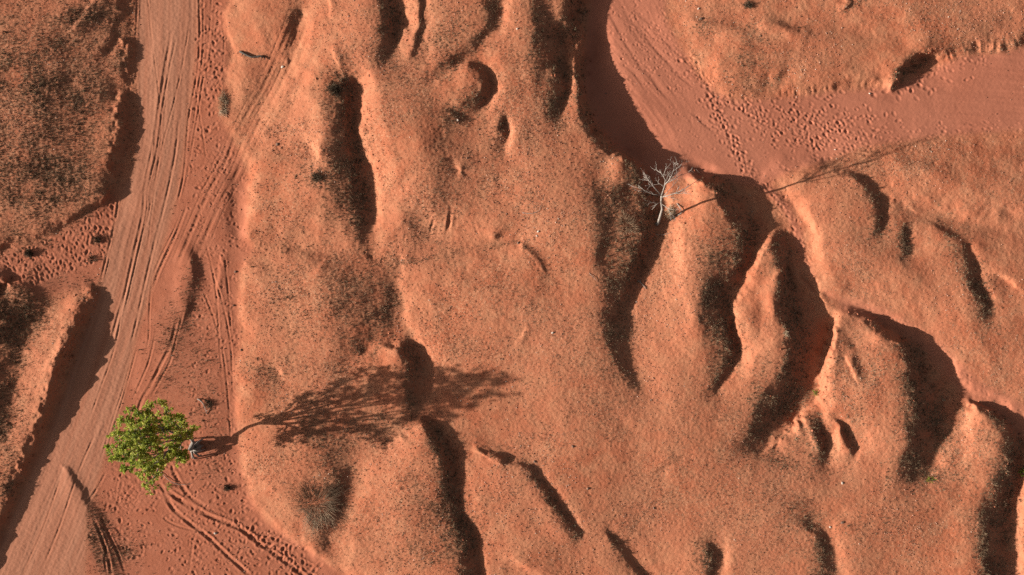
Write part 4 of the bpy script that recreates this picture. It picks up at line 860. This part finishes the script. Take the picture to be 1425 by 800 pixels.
# ---------------------------------------------------------------- SHRUBS
def shrub(name, x, y, rx, ry, h, n, mat, label, cat, group=None, thick=.006, tb=.5, lean=1.0, leaves=0, leafmat=None):
    c = spot(x, y); root = thing(name, label, cat, c, group); g = Geo()
    for _ in range(n):
        a = random.uniform(0, 6.283); rr = math.sqrt(random.random())*(.82+.10*math.sin(3*a+x)+.10*math.sin(5*a+y)+random.uniform(-.15, .15)); ox, oy = math.cos(a)*rr*rx/PXM, math.sin(a)*rr*ry/PXM
        z0 = float(ground_z(x+ox*PXM*.6, y-oy*PXM*.6))-.02
        s0 = Vector((c.x+ox*.55, c.y+oy*.55, z0)); e = Vector((c.x+ox*lean, c.y+oy*lean, c.z+h*(1-.55*rr*rr)*random.uniform(.6, 1.05)))
        m = s0.lerp(e, .5)+Vector([random.uniform(-.04, .04) for _ in range(3)])
        t = min(1, max(0, tb+random.gauss(0, .22))); g.tube([s0, m, e], [thick*1.3, thick, thick*.5], 3, t, 0, False)
        for _k in range(2):
            dv = Vector([random.uniform(-1, 1) for _ in range(3)])*h*.35+Vector((0, 0, h*.1)); g.tube([m, m+dv], [thick*.7, thick*.35], 3, min(1, t*1.15), 0, False)
    g.obj('twigs', mat, root)
    if leaves:
        lf = Geo()
        for _ in range(leaves):
            a = random.uniform(0, 6.283); rr = math.sqrt(random.random())
            p = Vector((c.x+math.cos(a)*rr*rx/PXM, c.y+math.sin(a)*rr*ry/PXM, c.z+h*random.uniform(.2, 1)))
            lf.leaf(p, Vector((random.gauss(0, 1), random.gauss(0, 1), .2)), Vector((0, 0, 1)), .09, .04, random.uniform(.1, .7))
        o = lf.obj('foliage', leafmat or M_LEAF, root, False); o['kind'] = 'stuff'
    return root
M_GREYD = tinted('dark_twigs', [(0, (.03, .022, .016)), (.5, (.10, .07, .045)), (1, (.24, .17, .11))], False)
M_PALE = tinted('straw_twigs', [(0, (.18, .10, .06)), (.5, (.33, .22, .14)), (1, (.46, .36, .25))], False)
random.seed(9)
shrub('dry_shrub', 440, 702, 44, 50, .10, 1100, M_GREY, 'large grey brown dry shrub on the lower left hill edge', 'shrub', None, .0035, .5)
shrub('dry_shrub', 441, 247, 11, 9, .22, 150, M_GREYD, 'small dark twiggy shrub on the mound right of the wheel tracks', 'shrub', None, .005, .45)
shrub('dry_shrub', 466, 126, 15, 12, .25, 240, M_GREYD, 'dark scrubby shrub at the head of the long gully', 'shrub', None, .005, .4)
shrub('dry_shrub', 41, 353, 7, 8, .25, 130, M_GREYD, 'round dark shrub standing alone on trampled ground at far left', 'shrub', None, .006, .35)
shrub('dry_shrub', 135, 333, 9, 10, .2, 110, M_GREYD, 'low dark brush at the left edge of the dirt road', 'shrub', None, .005, .45)
shrub('dry_shrub', 128, 360, 11, 7, .12, 90, M_GREYD, 'flat brown brush just above the long road shadow', 'shrub', None, .005, .55)
shrub('dry_shrub', 316, 679, 6, 7, .2, 90, M_GREYD, 'small black brush on flat ground below the green tree', 'shrub', None, .006, .3)
shrub('grass_clump', 311, 145, 10, 26, .15, 420, M_PALE, 'pale straw clump at the hill foot beside the hoof prints', 'grass clump', None, .004, .6)
shrub('grass_clump', 870, 312, 22, 22, .22, 420, M_PALE, 'dry straw clump on the dark bank left of the dead tree', 'grass clump', None, .0035, .25)
shrub('dry_shrub', 932, 296, 9, 12, .35, 110, M_PALE, 'pale broken twigs at the foot of the dead tree', 'shrub', None, .005, .8)
shrub('green_shrub', 1421, 656, 6, 5, .25, 24, M_GREYD, 'small green leafy sprout in the shaded gully at right edge', 'plant', None, .006, .5, 1.0, 60)
shrub('green_shrub', 1133, 546, 4, 4, .18, 16, M_GREYD, 'tiny green sprout in the deep shadow of the right gully', 'plant', None, .005, .5, 1.0, 24)
shrub('green_shrub', 1294, 667, 7, 4, .15, 26, M_GREYD, 'low green weed at the lower end of the shaded hollow', 'plant', None, .005, .5, 1.0, 34)
shrub('grass_clump', 1094, 464, 6, 6, .16, 70, M_PALE, 'yellow dry tuft on the wall of the right gully', 'grass clump', None, .005, .8)
shrub('grass_clump', 1313, 556, 5, 2.5, .1, 24, M_PALE, 'thin pale twigs lying in the shaded hollow at right', 'grass clump', None, .005, .9)
shrub('green_shrub', 236, 676, 3.5, 4.5, .15, 12, M_GREYD, 'tiny yellow green seedling below the leafy tree', 'plant', None, .004, .5, 1.0, 26)
shrub('dry_shrub', 1040, 7, 9, 8, .2, 120, M_GREYD, 'small dark scrub on the mound at the top edge', 'shrub', None, .005, .4)
shrub('dry_shrub', 290, 562, 9, 10, .16, 120, M_GREYD, 'brown brush beside the curved pale stick', 'shrub', None, .005, .45)

# ---------------------------------------------------------------- STICKS AND STONES
def stick(name, pts, r, mat, label, twigs=0, lift=.03, cat='stick'):
    P = curve_pts(pts, 4.0); V = []
    for i, (x, y) in enumerate(P):
        hump = lift*math.sin(math.pi*i/max(1, len(P)-1)); V.append(spot(x, y, r*.7+hump))
    g = Geo(); n = len(V); g.tube(V, [r*(1-.5*i/n) for i in range(n)], 6, .5, .12)
    for _ in range(twigs):
        i = random.randint(1, n-1); d = Vector((random.gauss(0, 1), random.gauss(0, 1), .35)).normalized(); g.tube([V[i], V[i]+d*random.uniform(.08, .2)], [r*.5, r*.25], 5, .5)
    return tagit(g.obj(name, mat), label, cat)
stick('fallen_log', [(334,72),(344,77),(352,80),(362,78),(369,80)], .055, M_LOG, 'short charred black log lying across the upper left mound', 5, .02, 'log')
stick('stick', [(275,555),(282,559),(286,566),(288,576)], .022, M_DEAD, 'curved bleached stick on the ground above the leafy tree', 2, .08)
stick('stick', [(224,656),(236,668),(252,674),(268,672)], .013, M_DEAD, 'long thin pale stick curving below the leafy tree', 1, .05)
stick('stick', [(727,296),(740,297),(750,293),(752,286)], .012, M_DEAD, 'thin hooked pale twig on the central plateau', 1, .04)
stick('stick', [(820,380),(826,386),(832,392)], .010, M_DEAD, 'small straight pale twig on the slope right of the plateau', 0, .03)
stick('stick', [(888,390),(894,396),(899,402)], .022, M_DEAD, 'thick pale broken stick at the lower mouth of the gully', 1, .03)
stick('stick', [(912,326),(922,327),(934,323)], .010, M_DEAD, 'fine pale twig lying in the gully shadow under dead tree', 1, .05)
stick('stick', [(942,283),(946,290),(947,297),(941,300)], .022, M_DEAD, 'looped pale root end on the mound beside dead tree', 0, .10)
def stone(x, y, r, mat, label, flat=.6, cat='stone'):
    bm = bmesh.new(); bmesh.ops.create_icosphere(bm, subdivisions=2, radius=1.0)
    sx, sy, rot = random.uniform(.85, 1.3), random.uniform(.75, 1.1), random.uniform(0, 3)
    cuts = [Vector([random.gauss(0, 1) for _ in range(3)]).normalized() for _ in range(5)]
    for v in bm.verts:
        for c in cuts:
            t = v.co.dot(c)
            if t > .72: v.co -= c*(t-.72)
        v.co *= random.uniform(.93, 1.06); v.co = Vector((v.co.x*sx, v.co.y*sy, v.co.z*flat))*r
    me = bpy.data.meshes.new('stone'); bm.to_mesh(me); bm.free(); me.materials.append(mat)
    o = bpy.data.objects.new('stone', me); COL.objects.link(o); o.location = spot(x, y, r*flat*.45); o.rotation_euler = (random.uniform(-.2, .2), random.uniform(-.2, .2), rot)
    return tagit(o, label, cat)
random.seed(3)
for a in ((749,322,.085,M_WHITE,'whitish stone on the central plateau below the hooked twig'), (747,328,.06,M_WHITE,'smaller white stone just below the whitish plateau stone'), (769,463,.08,M_WHITE,'pale stone lying alone low on the central slope'), (300,742,.085,M_WHITE,'white stone between the bottom tyre tracks'),
          (393,93,.085,M_WHITE,'pale flat stone right of the charred log'), (1210,130,.06,M_WHITE,'small white stone at the riverbed edge beneath the mound'), (972,12,.07,M_WHITE,'white stone on the mound at the top edge'), (975,26,.09,M_ROCK,'dark stone at the left end of the upper crack'),
          (721,338,.10,M_ROCK,'dark stone on the dotted ledge of the plateau'), (636,84,.0,M_ROCK,''), (637,167,.07,M_WHITE,'pale stone inside the round hollow of the upper mound'), (720,40,.07,M_WHITE,'tiny pale stone on the upper central ridge'),
          (818,680,.09,M_ROCK,'dark stone alone on the wide lower slope'), (797,621,.075,M_ROCK,'dark stone on the slope right of the double shadow'), (744,642,.075,M_ROCK,'dark stone above the ledge shadow'), (910,707,.07,M_ROCK,'dark stone lower right of the wide slope'),
          (1172,727,.085,M_ROCK,'dark stone beside a hollow near the bottom right'), (1172,672,.08,M_WHITE,'pale stone on the lower right slope'), (1155,733,.07,M_WHITE,'pale stone above the lower right hollow'), (650,220,.07,M_ROCK,'dark stone on the upper middle slope'),
          (843,130,.05,M_ROCK,'dark stone in the long shadow over the riverbed'), (1058,50,.06,M_ROCK,'brown stone on the north east mound'), (386,201,.10,M_ROCK,'dark clod on the rim left of the small shrub'), (336,487,.09,M_ROCK,'dark stone at the hill foot beside the flat ground'),
          (560,575,.06,M_ROCK,'dark stone at the tip of the tree shadow mound'), (325,425,.07,M_ROCK,'brown stone on the flat ground right of the ridge'), (328,378,.08,M_ROCK,'brown stone near the corner of the trampled path')):
    if a[2] > 0: stone(a[0], a[1], a[2]*.72, *a[3:])
print('script', round(time.time()-T_START, 1))
